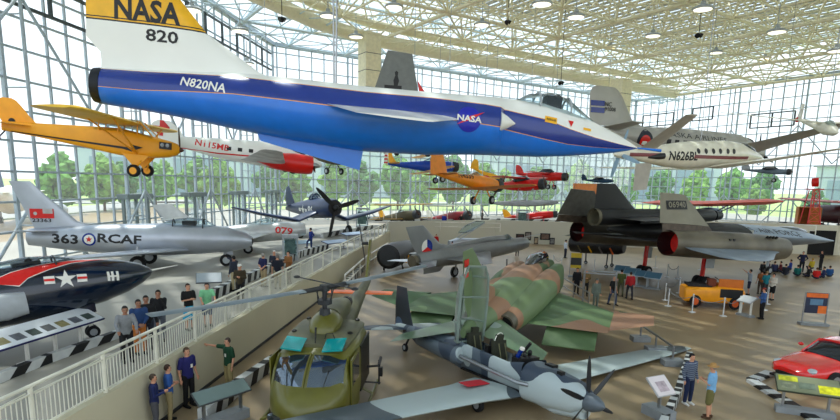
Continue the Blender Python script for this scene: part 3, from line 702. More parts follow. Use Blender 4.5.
# ---------------- camouflaged two-engine jet seen from behind ----------------
ph = empty('jet_fighter', 'green and tan camouflaged twin-engined jet seen from behind, centre floor', 'aircraft')
CM = camo('jungle_camouflage', [(0, (.30, .40, .24)), (.46, (.60, .45, .34)), (.56, (.42, .50, .34)), (.70, (.24, .33, .22))], .12, .55, 5.2, .5)
b = B().loft([(0, .1, .05, .05), (-1.0, .1, .35, .38), (-2.6, .15, .5, .6), (-5, .3, .6, .8), (-8, .35, .85, .8, 2.4), (-11, .3, .9, .75, 2.4), (-14, .3, .7, .6), (-16.5, .35, .35, .4), (-17.7, .38, .1, .18)], 24)
b.obj('fuselage', CM, ph)
for s in (1, -1):
    nb = B().loft([(-4.4, .18, .34, .62, 3.2, s*1.05), (-5.5, .15, .48, .72, 2.6, s*1.08), (-8, .1, .62, .78, 2.2, s*1.0), (-11, 0, .66, .76, 2, s*.85), (-13.2, -.05, .56, .58, 2, s*.72), (-14.2, -.05, .46, .46, 2, s*.66)], 20, 0, True).obj('engine_nacelle', CM, ph)
    B().lathe([(0, .46), (-.7, .42), (-.7, .36), (0, .36)], (-14.1, s*.66, -.05), (1, 0, 0), 18).obj('exhaust_nozzle', mat('jet_pipe_metal', (.45, .42, .36), .4, .7), ph)
    B().lathe([(0, .36), (.3, .05)], (-14.6, s*.66, -.05)).obj('turbine', BLACK, ph)
PHW = camo('jungle_camouflage_wing', [(0, (.29, .40, .25)), (.52, (.40, .50, .33)), (.60, (.62, .46, .35))], .13, .5, 7.7, .5)
PHG = mat('wing_green', (.28, .42, .27), .5, 0, .15, 1)
for s in (1, -1):
    B().wing([((-6.4, s*1.2, -.35), 6.6, .05), ((-9.8, s*4.4, -.33), 3.4, .045)]).obj('wing', PHW, ph)
    B().wing([((-9.4, s*4.4, -.33), 3.4, .045), ((-11.4, s*6.0, .1), 1.5, .04)]).obj('outer_wing_panel', PHG if s > 0 else camo('tan_panel', [(0, (.30, .40, .25)), (.38, (.64, .47, .36))], .3, .5, 1.7, .2), ph)
    B().box((-13.25, s*3.0, -.62), (1.35, 2.0, .05), Matrix.Rotation(R(-24), 3, 'Y')).obj('flap', mat('flap_green', (.33, .43, .27), .6), ph)
    B().wing([((-14.7, s*.5, .2), 2.4, .05), ((-16.7, s*2.7, -.25), 1.1, .05)]).obj('tailplane', camo('pale_green_tail', [(0, (.36, .47, .35)), (.6, (.55, .62, .60))], .3, .35, 4 if s > 0 else 9, .1), ph)
phf = fin(ph, 'tail_fin', [(-12.2, .8, 5.0), (-14.4, 1.4, 3.2), (-16.4, 2.9, 1.5), (-16.9, 3.2, 1.0)], [CM, mat('dark_green', (.2, .29, .2), .5)], th=.05)
B().loft([(-2.6, .75, .2, .2), (-3.6, .95, .4, .4), (-6, 1.1, .4, .38), (-7.5, 1.0, .15, .2)], 12).obj('canopy', mat('dark_glass', (.1, .13, .16), .08), ph)
for x, y, r in ((-4.6, .15, .26), (-4.6, -.15, .26)): wheel(ph, (x, y, -1.5), r, .14, name='nose_wheel')
rod(ph, (-4.6, 0, -.4), (-4.6, 0, -1.5), .08, WHITE, 'nose_gear_leg')
for s in (1, -1): rod(ph, (-10.6, s*2.7, -.75), (-10.6, s*2.7, -1.4), .1, WHITE, 'main_gear_leg'); wheel(ph, (-10.6, s*2.7, -1.4), .38, .24, name='main_wheel')
place2(ph, (-17.7, 0, 3.2), P(465, 251, 19.4), (-1, 0, .1), P(549, 265, 35.8), 0)
for nm, q in (('red_band', RED), ('white_band', WHITE)): pass
marking(phf, [(rect(-.22, -.5, .22, -.34), 0, 0)], RED, 466, 263, name='fin_band', off=.03)
marking(phf, [(rect(-.22, -.12, .22, .12), 0, 0)], RED, 466, 263, name='fin_band', off=.03)
marking(phf, [(rect(-.22, -.34, .22, -.14), 0, 0)], WHITE, 466, 263, name='fin_band', off=.03)

# ---------------- grey delta jet with tricolour roundel ----------------
m21 = empty('jet_fighter', 'grey jet with tricolour roundel on its fin, behind the camouflaged jet', 'aircraft')
MG = mat('mid_grey_metal', (.56, .57, .57), .35, .5, .08, .8)
b = B().loft([(0, 0, .44, .44), (-.6, 0, .52, .52), (-3, 0, .6, .64), (-6, 0, .66, .7), (-9, 0, .66, .68), (-12.4, .05, .5, .52), (-12.5, .05, .48, .5)], 22, 0, True); b.obj('fuselage', MG, m21)
B().loft([(-1.6, .5, .05, .05), (-3, .62, .3, .3), (-5, .72, .3, .25), (-9, .62, .22, .2), (-11, .5, .1, .1)], 12).obj('spine', MG, m21)
B().lathe([(0, .3), (.8, .02)], (0, 0, 0)).obj('intake_cone', LGREY, m21); rod(m21, (0, 0, .5), (2.2, 0, .52), .03, LGREY, 'probe')
B().lathe([(-12.6, .42), (-12.9, .4), (-12.9, .3)], (0, 0, .05)).obj('exhaust_nozzle', mat('jet_pipe_metal', (.45, .42, .36), .4, .7), m21)
jet_wing(m21, 'wing', [((-5.2, .5, -.05), 5.0, .045), ((-9.0, 3.6, -.12), .7, .05)], MG)
jet_wing(m21, 'tailplane', [((-10.9, .4, -.02), 1.8, .05), ((-12.6, 1.9, -.05), .8, .05)], SILVER)
mfi = fin(m21, 'tail_fin', [(-8.2, .5, 4.2), (-10.2, 1.0, 2.6), (-11.8, 2.35, 1.6)], MG)
fin(m21, 'ventral_fin', [(-9.6, -.55, 2.2), (-10.2, -.95, 1.6)], MG)
cockpit(m21, [(-3.9, .55, .1, .1), (-3.2, .58, .3, .34), (-2.4, .55, .32, .36), (-1.7, .48, .08, .08)], frames=[(-2.4, .55, .32, .36)], fm=MG)
rod(m21, (-2.4, 0, -.5), (-2.4, 0, -1.3), .07, STEEL, 'nose_gear_leg'); wheel(m21, (-2.4, 0, -1.4), .25, .16, name='nose_wheel')
for s in (1, -1): rod(m21, (-7, s*1.2, -.3), (-7, s*1.4, -1.2), .07, STEEL, 'main_gear_leg'); wheel(m21, (-7, s*1.45, -1.25), .4, .2, name='main_wheel')
place2(m21, (-12.5, 0, .05), P(416, 261, 37), (0, 0, 0), P(525, 243, 46), 0)
for nm, mm, a0 in (('roundel_white', WHITE, 90), ('roundel_blue', DB, -30), ('roundel_red', RED, 210)):
    pts = [(0, 0)] + [(.5*math.cos(R(a0+120*k/8)), .5*math.sin(R(a0+120*k/8))) for k in range(9)]
    marking(mfi, [(pts, 0, 0)], mm, 427, 247, name=nm, off=.02)
# ---------------- olive helicopter in the foreground ----------------
hu = empty('helicopter', 'olive green two-blade helicopter with teal roof windows and orange tail surfaces', 'helicopter')
OL = mat('olive_paint', (.40, .39, .13), .38, 0, .08, 1.5, coat=.3); OG = mat('faded_olive_roof', (.36, .36, .25), .5, 0, .12, 2)
hb = B().loft([(0, .98, .12, .14), (-.12, .98, .42, .36, 2.3), (-.45, 1.0, .82, .56, 2.5), (-.95, 1.02, 1.08, .68, 2.8), (-1.35, 1.12, 1.18, .80, 3.2), (-1.95, 1.38, 1.2, 1.04, 4.2), (-3.0, 1.42, 1.24, 1.1, 5), (-4.6, 1.42, 1.22, 1.08, 5), (-5.3, 1.5, .9, .9, 3.4), (-5.9, 1.75, .5, .55, 2.5)], 32).obj('fuselage', OL, hu)
B().loft([(-2.0, 2.40, .95, .12, 3), (-3.0, 2.5, 1.1, .15, 3), (-4.6, 2.48, 1.1, .15, 3), (-5.2, 2.35, .8, .12, 3)], 20).obj('roof', OG, hu)
wsm = mat('windscreen_glass', (.42, .46, .50), .04, .85)
for s in (1, -1):
    rs = []
    for q in range(7):
        f = q/6; row = []
        for k in range(9):
            a = k/8; y = s*(.04+1.02*a); xb = -.62-.52*a**2.4; xt = -1.78-.18*a**2
            x = xb+(xt-xb)*f - .0; z = 1.46 - .16*a**2 + (.84+.06*a**2)*f + .10*math.sin(math.pi*f)
            row.append(V((x + .10*math.sin(math.pi*f), y, z)))
        rs.append(row)
    B().rings(rs, 0, False, False).obj('windscreen', wsm, hu)
    B().path([(r_[0]) for r_ in rs], .035, 5).path([r_[-1] for r_ in rs], .05, 5).path(rs[0], .04, 5).path(rs[-1], .05, 5).obj('windscreen_frame', OL, hu)
    B().path([(-.75, s*.5, 1.53), (-1.2, s*.62, 2.0)], .012, 4).obj('wiper', BLACK, hu)
    B().box((-1.98, s*.62, 2.535), (.72, .62, .05), Matrix.Rotation(R(13), 3, 'Y') @ Matrix.Rotation(R(6*s), 3, 'X')).obj('roof_window', mat('teal_glass', (.05, .62, .62), .12, 0, .03, coat=.6), hu)
    B().box((-2.15, s*1.235, 1.75), (1.0, .03, .72)).obj('door_window', wsm, hu)
    B().box((-2.15, s*1.215, 1.35), (1.3, .04, 1.75)).obj('front_door', OL, hu)
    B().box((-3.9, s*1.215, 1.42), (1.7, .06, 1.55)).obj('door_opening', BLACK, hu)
    B().loft([(.04, .62, .16, .14), (-.4, .72, .2, .16)], 12).obj('chin_panel', OL, hu) if s > 0 else None
    B().box((-.52, s*.62, .72), (.5, .55, .42), Matrix.Rotation(R(20*s), 3, 'Z')).obj('chin_window', wsm, hu)
    b = B(); b.path([(.1, s*1.47, .3), (-.2, s*1.5, .12), (-.6, s*1.5, .06), (-5.0, s*1.5, .06)], .05, 8); b.obj('skid', OL, hu)
    for x in (-1.3, -3.7): rod(hu, (x, s*.7, .5), (x, s*1.5, .1), .045, OL, 'skid_leg')
    for x, y in ((-3.0, .9), (-4.6, .85)): B().ball((x, s*y, 2.62), (.09, .09, .06), 8).obj('vent', BLACK, hu)
B().loft([(-2.75, 2.58, .12, .1), (-2.9, 2.66, .38, .26), (-3.3, 2.74, .5, .4), (-3.8, 2.76, .5, .42), (-4.1, 2.7, .45, .35)], 20).obj('transmission_cowling', OL, hu)
B().loft([(-3.9, 2.78, .42, .40, 3), (-5.0, 2.8, .4, .38, 3), (-6.0, 2.75, .36, .34, 3), (-6.6, 2.68, .26, .26)], 18).obj('engine_cowling', OG, hu)
for k in range(5): B().box((-4.3-.14*k, -.42, 2.82), (.06, .03, .34)).obj('cowling_louvre', BLACK, hu)
B().lathe([(0, .24), (-.4, .22), (-.4, .18), (0, .2)], (-6.7, 0, 2.7), (1, 0, .1)).obj('exhaust_pipe', mat('burnt_metal', (.12, .13, .15), .5, .5), hu)
B().loft([(-5.2, 1.95, .55, .5, 2.6), (-6.6, 2.05, .42, .4, 2.4), (-10.4, 2.35, .24, .25), (-12.2, 2.5, .15, .18)], 18).obj('tail_boom', OG, hu)
b = B(); b.rings([[V((-11.6+x, y, 2.5)) for x, y in ((0, -.06), (0, .06), (-.9, .02), (-.9, -.02))], [V((-12.9+x, y, 4.4)) for x, y in ((0, -.04), (0, .04), (-.6, .01), (-.6, -.01))]]); b.obj('tail_fin', OL, hu)
for s in (1, -1): B().wing([((-9.9, s*.18, 2.35), .8, .1), ((-9.95, s*1.42, 2.35), .7, .09)]).obj('tailplane', ORANGE, hu)
hr = B().tube((-13.0, -.1, 4.2), (-13.0, -.4, 4.2), .08).obj('tail_rotor_hub', DGREY, hu)
for a in (.9, .9+math.pi): B().rings([[V((-13.0+math.cos(a)*t+math.sin(a)*w_, -.38, 4.2+math.sin(a)*t-math.cos(a)*w_)) for w_ in (-.09, .09)] + [V((-13.0+math.cos(a)*t, -.42, 4.2+math.sin(a)*t))] for t in (.1, 1.25)]).obj('tail_rotor_blade', DGREY, hr)
mast = B().tube((-3.4, 0, 3.0), (-3.4, 0, 4.0), .08).tube((-3.4, 0, 3.05), (-3.4, 0, 3.3), .2, .16).tube((-3.4, 0, 3.45), (-3.4, 0, 3.6), .24).tube((-3.4, 0, 3.88), (-3.4, 0, 4.08), .16)
for k in range(6):
    a = k*1.05; mast.tube((-3.4+.22*math.cos(a), .22*math.sin(a), 3.5), (-3.4+.3*math.cos(a+.4), .3*math.sin(a+.4), 3.95), .02)
mast = mast.obj('rotor_mast', DGREY, hu)
yk = math.radians(-36)
ca, sa = math.cos(yk), math.sin(yk)
for s in (1, -1):
    def pt(t, w_, z): return V((-3.4+s*(t*ca)-w_*sa, s*(t*sa)+w_*ca, z))
    B().tube(pt(0, 0, 3.98), pt(1.0, 0, 3.98), .09, .07).obj('blade_grip', DGREY, mast)
    L = 5.6 if s > 0 else 5.0
    rs = [[pt(t, w_, z+4.0+.004*t*t) for w_, z in ((-.22, .0), (-.05, .05), (.15, .045), (.24, 0), (.1, -.03))] for t in (.9, 1.2, 2.5, 4, L)]
    B().rings(rs).obj('rotor_blade', mat('blade_grey', (.45, .50, .52), .4, 0, .1, 2), mast)
sb = B()
q = lambda t: V((-3.4+t*sa, -t*ca, 4.15)); sb.tube(q(-1.4), q(1.4), .022); sb.ball(q(-1.4), (.12, .12, .05), 8); sb.ball(q(1.4), (.12, .12, .05), 8)
sb.obj('stabilizer_bar', DGREY, mast)
B().tube((-2.1, 0, 2.5), (-2.2, 0, 3.0), .02, .035).obj('antenna', BLACK, hu)
B().path([(-2.3, .25, 2.62), (-2.3, .3, 2.78), (-2.3, .5, 2.8), (-2.3, .55, 2.64)], .018, 5).obj('roof_handle', BLACK, hu)
g = B().tube((-3.6, 1.35, 1.3), (-3.6, 1.75, 1.35), .04).tube((-3.6, 1.75, .7), (-3.6, 1.75, 1.55), .03).tube((-3.2, 1.8, 1.5), (-4.0, 1.75, 1.5), .05).box((-3.6, 1.8, 1.15), (.14, .14, .3)).tube((-3.5, 1.3, .8), (-3.6, 1.8, .75), .03)
g.obj('door_gun', BLACK, hu)
place2(hu, (-.2, 0, 1.0), P(299, 417, 14.2), (-10.3, 0, 2.4), P(361, 291, 24.0), 0)

# ---------------- grey camouflaged quiet propeller plane with open canopy ----------------
yo = empty('propeller_airplane', 'grey camouflaged long-winged propeller airplane with its clear canopy standing open', 'aircraft')
YC = camo('grey_camouflage', [(0, (.70, .75, .75)), (.49, (.22, .27, .33)), (.56, (.36, .41, .45)), (.64, (.68, .73, .73))], .42, .5, 2.2, .3)
b = B().loft([(-.15, 0, .26, .28), (-.45, 0, .42, .42, 2.3), (-1.2, .0, .52, .50, 2.8), (-2.0, .02, .52, .54, 3)], 24).obj('cowling', YC, yo)
b = B()
# open cockpit tub: U-shaped sections, then the closed rear fuselage
rs = []
for x, w_, top, bot in ((-2.0, .5, .56, -.5), (-2.6, .5, .42, -.5), (-4.6, .46, .5, -.46), (-4.75, .45, .55, -.45)):
    rs.append([V((x, w_*math.sin(t), top if abs(t) > 2.2 else (top+bot)/2-(top-bot)/2*math.cos(t*1.43) )) for t in [(-2.2+4.4*k/18) for k in range(19)]])
b.rings(rs, 0, False, False)
yf = b.obj('cockpit_side', YC, yo)
yr = B().loft([(-4.75, .05, .45, .50), (-5.5, .08, .38, .42), (-7, .12, .26, .3), (-8.6, .16, .12, .16), (-8.9, .16, .04, .08)], 20).obj('rear_fuselage', YC, yo)
B().box((-3.3, 0, -.3), (2.6, .8, .05)).obj('cockpit_floor', BLACK, yo)
for x in (-3.15, -4.25):
    so_ = B().box((x, 0, .0), (.45, .5, .12)).box((x-.25, 0, .42), (.12, .5, .8), Matrix.Rotation(R(-10), 3, 'Y')).box((x-.3, 0, .9), (.1, .26, .18)).obj('pilot_seat', mat('seat_olive', (.16, .17, .11), .8), yo)
    for s in (1, -1): B().path([(x-.18, s*.12, .75), (x-.02, s*.12, .3), (x, s*.1, .1)], .025, 4).obj('harness', mat('harness_web', (.36, .36, .24), .8), so_)
b = B().box((-2.35, 0, .42), (.3, .8, .34)).box((-3.6, 0, .45), (.14, .7, .4))
for k in range(7): b.ball((-2.5+.1*(k % 2), -.3+.1*k, .62+.04*(k % 3)), .07, 6)
b.tube((-2.6, .2, .7), (-2.45, .25, .95), .05).tube((-3.6, -.2, .6), (-3.55, -.2, .85), .05); b.obj('instrument_panel', BLACK, yo)
B().torus((-3.5, .05, .75), (1, .3, 0), .28, .012, 16, 5).obj('wire_loop', WHITE, yo)
B().tube((-2.4, -.28, .6), (-2.25, -.3, .85), .06).tube((-2.25, -.3, .84), (-2.23, -.3, .9), .07, None, 8, 1).obj('gun_sight', [DB, WHITE], yo)
for s in (1, -1): B().wing([((x+(y*.08 if s < 0 else 0), s*y*1.1, z+(y*.03 if s > 0 else -y*.05)), c, th) for (x, y, z), c, th in [((-2.0, .4, -.36), 1.9, .13), ((-2.25, 1.5, -.36), 1.5, .13), ((-2.35, 5, -.22), 1.2, .12), ((-2.5, 8.0, -.1), .85, .1), ((-2.62, 8.6, -.08), .5, .08)]]).obj('wing', camo('grey_camouflage_wing', [(0, (.68, .73, .72)), (.48, (.30, .34, .36)), (.58, (.70, .75, .74))], .22, .5, 5.5, .2), yo)
for s in (1, -1):
    B().box((-3.1, s*1.15, -.262), (.4, .8, .02)).obj('red_panel', mat('panel_red', (.8, .15, .2), .6), yo)
    B().wing([((-8.0, s*.08, .2), .95, .08), ((-8.15, s*1.9, .22), .65, .07)]).obj('tailplane', YC, yo)
    rod(yo, (-2.6, s*1.3, -.4), (-2.6, s*1.3, -.75), .06, LGREY, 'main_gear_leg'); wheel(yo, (-2.6, s*1.4, -.62), .2, .16, name='main_wheel')
fin(yo, 'tail_fin', [(-7.7, .15, 1.25), (-8.15, 1.0, .9), (-8.4, 1.65, .65)], camo('dark_grey_camouflage', [(0, (.14, .17, .20)), (.55, (.30, .38, .48))], .8, .5, 1, .1), th=.08)
wheel(yo, (-8.2, 0, -.42), .15, .1, name='tail_wheel'); rod(yo, (-8.0, 0, 0), (-8.2, 0, -.4), .04, BLACK, 'tail_wheel_leg')
B().loft([(-4.5, .12, .20, .24, 2, -.5), (-4.6, .12, .25, .29, 2, -.52), (-5.4, .08, .24, .26, 2, -.46), (-7.0, .05, .14, .18, 2, -.3), (-7.6, .06, .05, .06, 2, -.2)], 16).obj('silencer', YC, yo)
B().path([(-1.7, -.5, .02), (-2.0, -.62, .02), (-3.2, -.62, .08), (-4.6, -.54, .12)], .06, 8).obj('exhaust_pipe', STEEL, yo)
B().box((-1.55, .15, .52), (.3, .2, .12)).obj('cowling_scoop', BLACK, yo); B().box((-1.0, -.1, .5), (.16, .14, .1)).obj('cowling_scoop', BLACK, yo)
B().loft([(-.2, -.32, .22, .16, 2.4), (-1.0, -.42, .3, .18, 2.4), (-2.0, -.42, .2, .12)], 14).obj('chin_intake', YC, yo)
ph_ = propeller(yo, (-.15, 0, 0), 1.2, .14, 6, mat('prop_black', (.07, .09, .11), .4), .24, .5, R(8), mat('spinner_grey', (.34, .38, .41), .4))
# canopy standing straight up on its rear hinge
rs = []
for zz, w_, hgt in ((.5, .52, .40), (1.1, .56, .55), (1.9, .56, .56), (2.5, .50, .46), (2.85, .34, .24)):
    rs.append([V((-4.72-hgt*math.sin(math.pi*k/12), w_*math.cos(math.pi*k/12), zz)) for k in range(13)])
co_ = B().rings(rs, 0, False, False).obj('canopy', glass('canopy_glass', (.80, .88, .86), 1.8, .25), yo)  # white milk in this glass stands in for a whitish reflection
fb = B()
for i in (0, 1, 3): fb.path(rs[i], .035, 6)
fb.path([r_[0] for r_ in rs] + [r_[-1] for r_ in rs[::-1]], .045, 6); fb.path([rs[0][0], rs[0][-1]], .04, 6); fb.path([rs[2][0], rs[2][-1]], .03, 6)
fb.path([r_[6] for r_ in rs], .03, 6); fb.obj('canopy_frame', mat('frame_grey_green', (.48, .54, .50), .5), co_)
place2(yo, (.2, 0, 0), P(600, 406, 14.9), (-8.2, 0, -.5), P(405, 347, 22.7), R(5.5))

# ---------------- big dark twin-jet with drone on its back ----------------
bbd = empty('reconnaissance_jet', 'huge dark twin-engined jet with canted fins and red exhaust covers', 'aircraft')
TI = mat('weathered_titanium', (.42, .39, .33), .42, .35, .22, .5); TD = mat('black_skin', (.16, .16, .16), .5, .2, .15, .4); CH = mat('blue_grey_skin', (.52, .58, .64), .4, .3, .15, .3)
FU = B().loft([(x, z+.7, w_, h_, e) for x, z, w_, h_, e in [(0, 0, .03, .03, 2), (-1.5, 0, .34, .22, 1.6), (-4, .04, .9, .5, 1.5), (-6, .1, 1.25, .72, 1.5), (-8, .12, 1.5, .78, 1.5), (-14, .1, 1.7, .8, 1.5)]], 24).obj('fuselage', CH, bbd)
B().loft([(-14, .8, 1.7, .8, 1.5), (-20, .6, 1.5, .8, 1.7), (-25, .5, .8, .5), (-27.5, .5, .1, .12)], 24).obj('rear_fuselage', TD, bbd)
for s in (1, -1):
    B().loft([(-13.2, 0, .03, .03, 2, s*4.4), (-14.6, 0, .5, .5, 2, s*4.4)], 18).obj('intake_spike', TI, bbd)
    nb = B().loft([(-14.5, 0, .78, .78, 2, s*4.4), (-16, 0, .92, .92, 2, s*4.4), (-19, 0, .98, .98, 2, s*4.4), (-22.5, .0, .95, .95, 2, s*4.4), (-25.2, 0, .88, .88, 2, s*4.4), (-26.5, 0, .84, .84, 2, s*4.4)], 26, 0, False).obj('nacelle', TI, bbd)
    B().lathe([(0, .84), (1.4, .7)], (-26.5, s*4.4, 0), (1, 0, 0), 26, 0, False).obj('exhaust_lining', BLACK, nb)
    B().lathe([(0, .70), (.02, .02)], (-25.4, s*4.4, 0), (1, 0, 0), 26).obj('exhaust_cover', mat('cover_red', (.90, .12, .08), .5), nb)
    B().rings([[V((-16.2-.4*k, s*(4.4)+.97*math.cos(t), .97*math.sin(t))) for t in (1.2, 1.45)] for k in (0, .4)], 0, False).obj('nacelle_vent', BLACK, nb)
    b = B()
    for k in range(4):
        for t in (.9,):
            b.box((-16.4-.34*k, s*4.4-.96*math.cos(t), .96*math.sin(t)), (.16, .1, .34), Matrix.Rotation(.7, 3, 'X'))
    for x in (-21.2, -21.6): b.box((x, s*4.4-.96*math.cos(.5), .96*math.sin(.5)), (.18, .08, .16))
    b.obj('bypass_doors', BLACK, nb)
    B().wing([((-12.5, s*1.2, .0), 16.8, .02), ((-17.0, s*3.6, .0), 10.6, .02)]).obj('inner_wing', TD, bbd)
    B().wing([((-15.6, s*5.1, -.15), 10.2, .02), ((-17.2, s*5.7, -.3), 8.6, .02), ((-20.0, s*7.4, -.55), 5.2, .02), ((-22.3, s*8.3, -.6), 2.6, .02)]).obj('outer_wing', CH, bbd)
    B().box((-20.5, s*2.7, -1.9), (.22, .22, 1.9)).obj('main_gear_leg', RED, bbd)
    B().box((-20.1, s*2.9, -1.5), (.9, .05, .9)).obj('gear_door', LGREY, bbd)
    for q in (-.38, 0, .38): wheel(bbd, (-20.5, s*2.7+q, -3.0), .45, .3, name='main_wheel')
    M = Matrix.Translation((0, s*4.25, .7)) @ Matrix.Rotation(R(14*s), 4, 'X')
    rs = [[M @ V((x, y, z)) for x, y in ((le, 0), ((le+te)/2, th), (te, 0), ((le+te)/2, -th))] for le, te, z, th in ((-21.9-(s>0)*1.8, -26.9-(s>0)*1.9, 0, .14), (-22.4-(s>0)*1.6, -26.9-(s>0)*1.8, .55, .14))]
    ff = B().rings(rs).obj('fin_base', mat('fin_base_brown', (.36, .31, .26), .6, .2, .2), bbd)
    rs = [[M @ V((x, y, z)) for x, y in ((le, 0), ((le+te)/2, th), (te, 0), ((le+te)/2, -th))] for le, te, z, th in ((-22.4-(s>0)*1.6, -27.1-(s>0)*1.7, .57, .13), (-24.6-(s>0)*1.3, -26.9-(s>0)*1.3, 2.6, .08))]
    f2 = B().rings(rs).obj('tail_fin', mat('fin_grey', (.56, .54, .47), .55, .2, .06, 1) if s < 0 else mat('fin_dark_grey', (.40, .39, .36), .5, .2, .1), bbd)
    if s < 0: bfin = f2
rod(bbd, (-9, 0, -.5), (-9, 0, -2.4), .12, LGREY, 'nose_gear_leg')
for q in (.22, -.22): wheel(bbd, (-9, q, -2.6), .36, .24, name='nose_wheel')
cockpit(bbd, [(-4.2, 1.1, .1, .08), (-5.0, 1.25, .45, .32), (-6.4, 1.38, .5, .34), (-8.2, 1.42, .4, .22), (-9.5, 1.4, .1, .08)], mat('dark_glass', (.1, .13, .16), .08), 14)
B().box((-22, 0, 1.0), (5, .18, .9)).obj('drone_pylon', TD, bbd)
ER, EL = P(672, 248, 35.5), P(573, 227, 43.5)
place2(bbd, (-26.5, 0, 0), (ER+EL)/2, (0, 0, .7), P(834, 241, 50.5), 0)
fr = frame_on(bfin, 677, 205, 690, 205.3)
if fr:
    lay(poly_bm([(rect(-.95, -.3, .95, .3), 0, 0)]), bfin, fr, BLACK, bbd, 'number_panel', .03, 3); lay(text_bm('06940', .55, .02, 1.15), bfin, fr, mat('fin_grey', (.56, .54, .47)), bbd, 'lettering', .06, 1)
lettering(FU, 'U.S. AIR FORCE', 772, 231.5, .9, DGREY, 782, 232.5, 1.3, .01)
marking(FU, [(star(.45), 0, 0), (rect(.45, -.15, 1.0, .15), 0, 0), (rect(-1.0, -.15, -.45, .15), 0, 0)], WHITE, 742, 231, 750, 232, name='star_emblem', off=.03)

dr = empty('drone', 'black pointed drone mounted on the back of the huge dark jet', 'aircraft')
B().loft([(-.6, 0, .1, .1), (-1.2, 0, .42, .42), (-3, 0, .5, .5), (-7, 0, .55, .5), (-12.0, 0, .55, .55)], 22, 0, False).obj('fuselage', TD, dr)
B().lathe([(0, .55), (.25, .56), (.25, .5), (1.6, .3)], (-12.25, 0, 0), (1, 0, 0), 22, 0, False).obj('exhaust_nozzle', mat('pale_nozzle', (.50, .48, .40), .4, .4), dr)
B().lathe([(0, .38), (.7, .3), (.72, .02)], (-1.0, 0, 0)).obj('intake', BLACK, dr)
jet_wing(dr, 'wing', [((-2.6, .4, -.05), 8.4, .03), ((-9.2, 2.9, -.1), 1.6, .03)], TD)
fin(dr, 'tail_fin', [(-8.6, .4, 3.6), (-10.6, 2.1, 1.5)], TD, th=.05)
place2(dr, (-12.25, 0, 0), P(593, 217, 39.4), (-.6, 0, 0), P(717, 215.5, 45), 0)

# ---------------- white pusher business plane N626BL ----------------
lf = empty('business_airplane', 'cream pusher-propeller business airplane lettered N626BL, hanging at right', 'aircraft')
CRM = mat('cream_gloss', (.90, .88, .80), .3, 0, .04, coat=.3); MR = mat('maroon_stripe', (.50, .22, .24), .4)
def lf_mi(k): return 0
lff = B().loft([(x, z, w_*.74, h_*.74) for x, z, w_, h_ in [(0, -.2, .03, .03), (-.6, -.15, .32, .26), (-1.6, -.05, .6, .5), (-2.8, .1, .82, .78), (-4, .15, .88, .88), (-7.5, .15, .88, .88), (-9.2, .2, .66, .66), (-10.8, .3, .4, .42), (-11.8, .35, .22, .24)]], 28).obj('fuselage', CRM, lf)
B().lathe([(-.7, .03), (-.4, .16), (.1, .24)], (-11.9, 0, .35)).obj('propeller_hub', CRM, lf)
for k in range(4): blade_bm(1.1, .2, R(25)+math.pi/2*k, (-12.2, 0, .35)).obj('propeller_blade', mat('blade_blue_grey', (.55, .66, .74), .4), lf)
for s in (1, -1): B().wing([((-9.9, s*.2, .5), 1.3, .1), ((-10.1, s*2.3, 1.7), .85, .09)], (0, -s*.5, .85)).obj('tailplane', mat('warm_grey', (.66, .63, .58), .4), lf)
fin(lf, 'ventral_fin', [(-9.9, -.1, 1.2), (-10.3, -1.3, 1.0)], mat('warm_grey', (.66, .63, .58), .4))
jet_wing(lf, 'wing', [((-4.6, .6, -.5), 2.0, .13), ((-5.0, 3, -.35), 1.4, .12), ((-5.6, 6.0, -.1), .8, .1)], CRM)
B().loft([(-2.6, .55, .2, .1), (-2.2, .42, .38, .22), (-1.5, .22, .34, .17), (-1.1, .12, .2, .08)], 14).obj('windscreen', mat('dark_glass', (.1, .13, .16), .08), lf)
for s in (1, -1): B().loft([(-10.6, .15, .04, .06, 2, s*.28), (-9.9, .16, .12, .15, 2, s*.36), (-9.6, .16, .1, .14, 2, s*.40)], 10).obj('engine_intake', BLACK, lf)
place2(lf, (-12.3, 0, .35), P(618, 154, 27.2), (0, 0, -.2), P(763, 158, 34.5), R(-3))
lettering(lff, 'N626BL', 684, 156.5, .55, BLACK, 690, 156.6, 1.1, .03)
for x in (698.5, 706, 713.5, 720.5, 728, 734): marking(lff, [(circ(.14, 12), 0, 0)], BLACK, x, 151+(x-698)*.01, x+3, 150.6, name='cabin_window')
marking(lff, [(rect(-2.4, -.07, 2.6, .09), 0, 0)], MR, 722, 157.6, 730, 157.8, name='side_stripe', cuts=3, off=.02)
marking(lff, [(rect(-1.1, -.08, .9, .08), 0, 0)], MR, 648, 154.8, 654, 154.9, name='side_stripe', cuts=3, off=.02)

# ---------------- grey airliner with navy fin stripes ----------------
dc = empty('airliner', 'grey twin-propeller airliner with navy striped fin, hanging behind the cream business airplane', 'aircraft')
DG = mat('airliner_grey', (.68, .67, .64), .4, .2, .05, .8)
dcf = B().loft([(0, -.3, .05, .05), (-.4, -.25, .5, .5), (-1.4, -.1, .9, .95), (-3, 0, 1.2, 1.25), (-5, 0, 1.25, 1.3), (-11, .05, 1.2, 1.25), (-15, .25, .75, .8), (-18.5, .5, .25, .35), (-19.3, .55, .05, .1)], 26).obj('fuselage', DG, dc)
jet_wing(dc, 'wing', [((-5.0, .8, -.9), 4.4, .13), ((-5.2, 3.6, -.85), 4.0, .12), ((-8.3, 13.2, .25), 1.4, .09), ((-8.9, 14.2, .4), .6, .07)], DG)
for s in (1, -1):
    nb = B().lathe([(0, .55), (.05, .66), (-.3, .7), (-1.8, .68), (-4.5, .2)], (-3.4, s*2.85, -.7)).obj('nacelle', DG, dc)
    propeller(dc, (-3.3, s*2.85, -.7), 1.75, .26, 3, BLACK, .18, .3, R(0))
    B().wing([((-16.6, s*.1, .7), 2.2, .08), ((-17.6, s*4.0, .8), 1.2, .07)]).obj('tailplane', DG, dc)
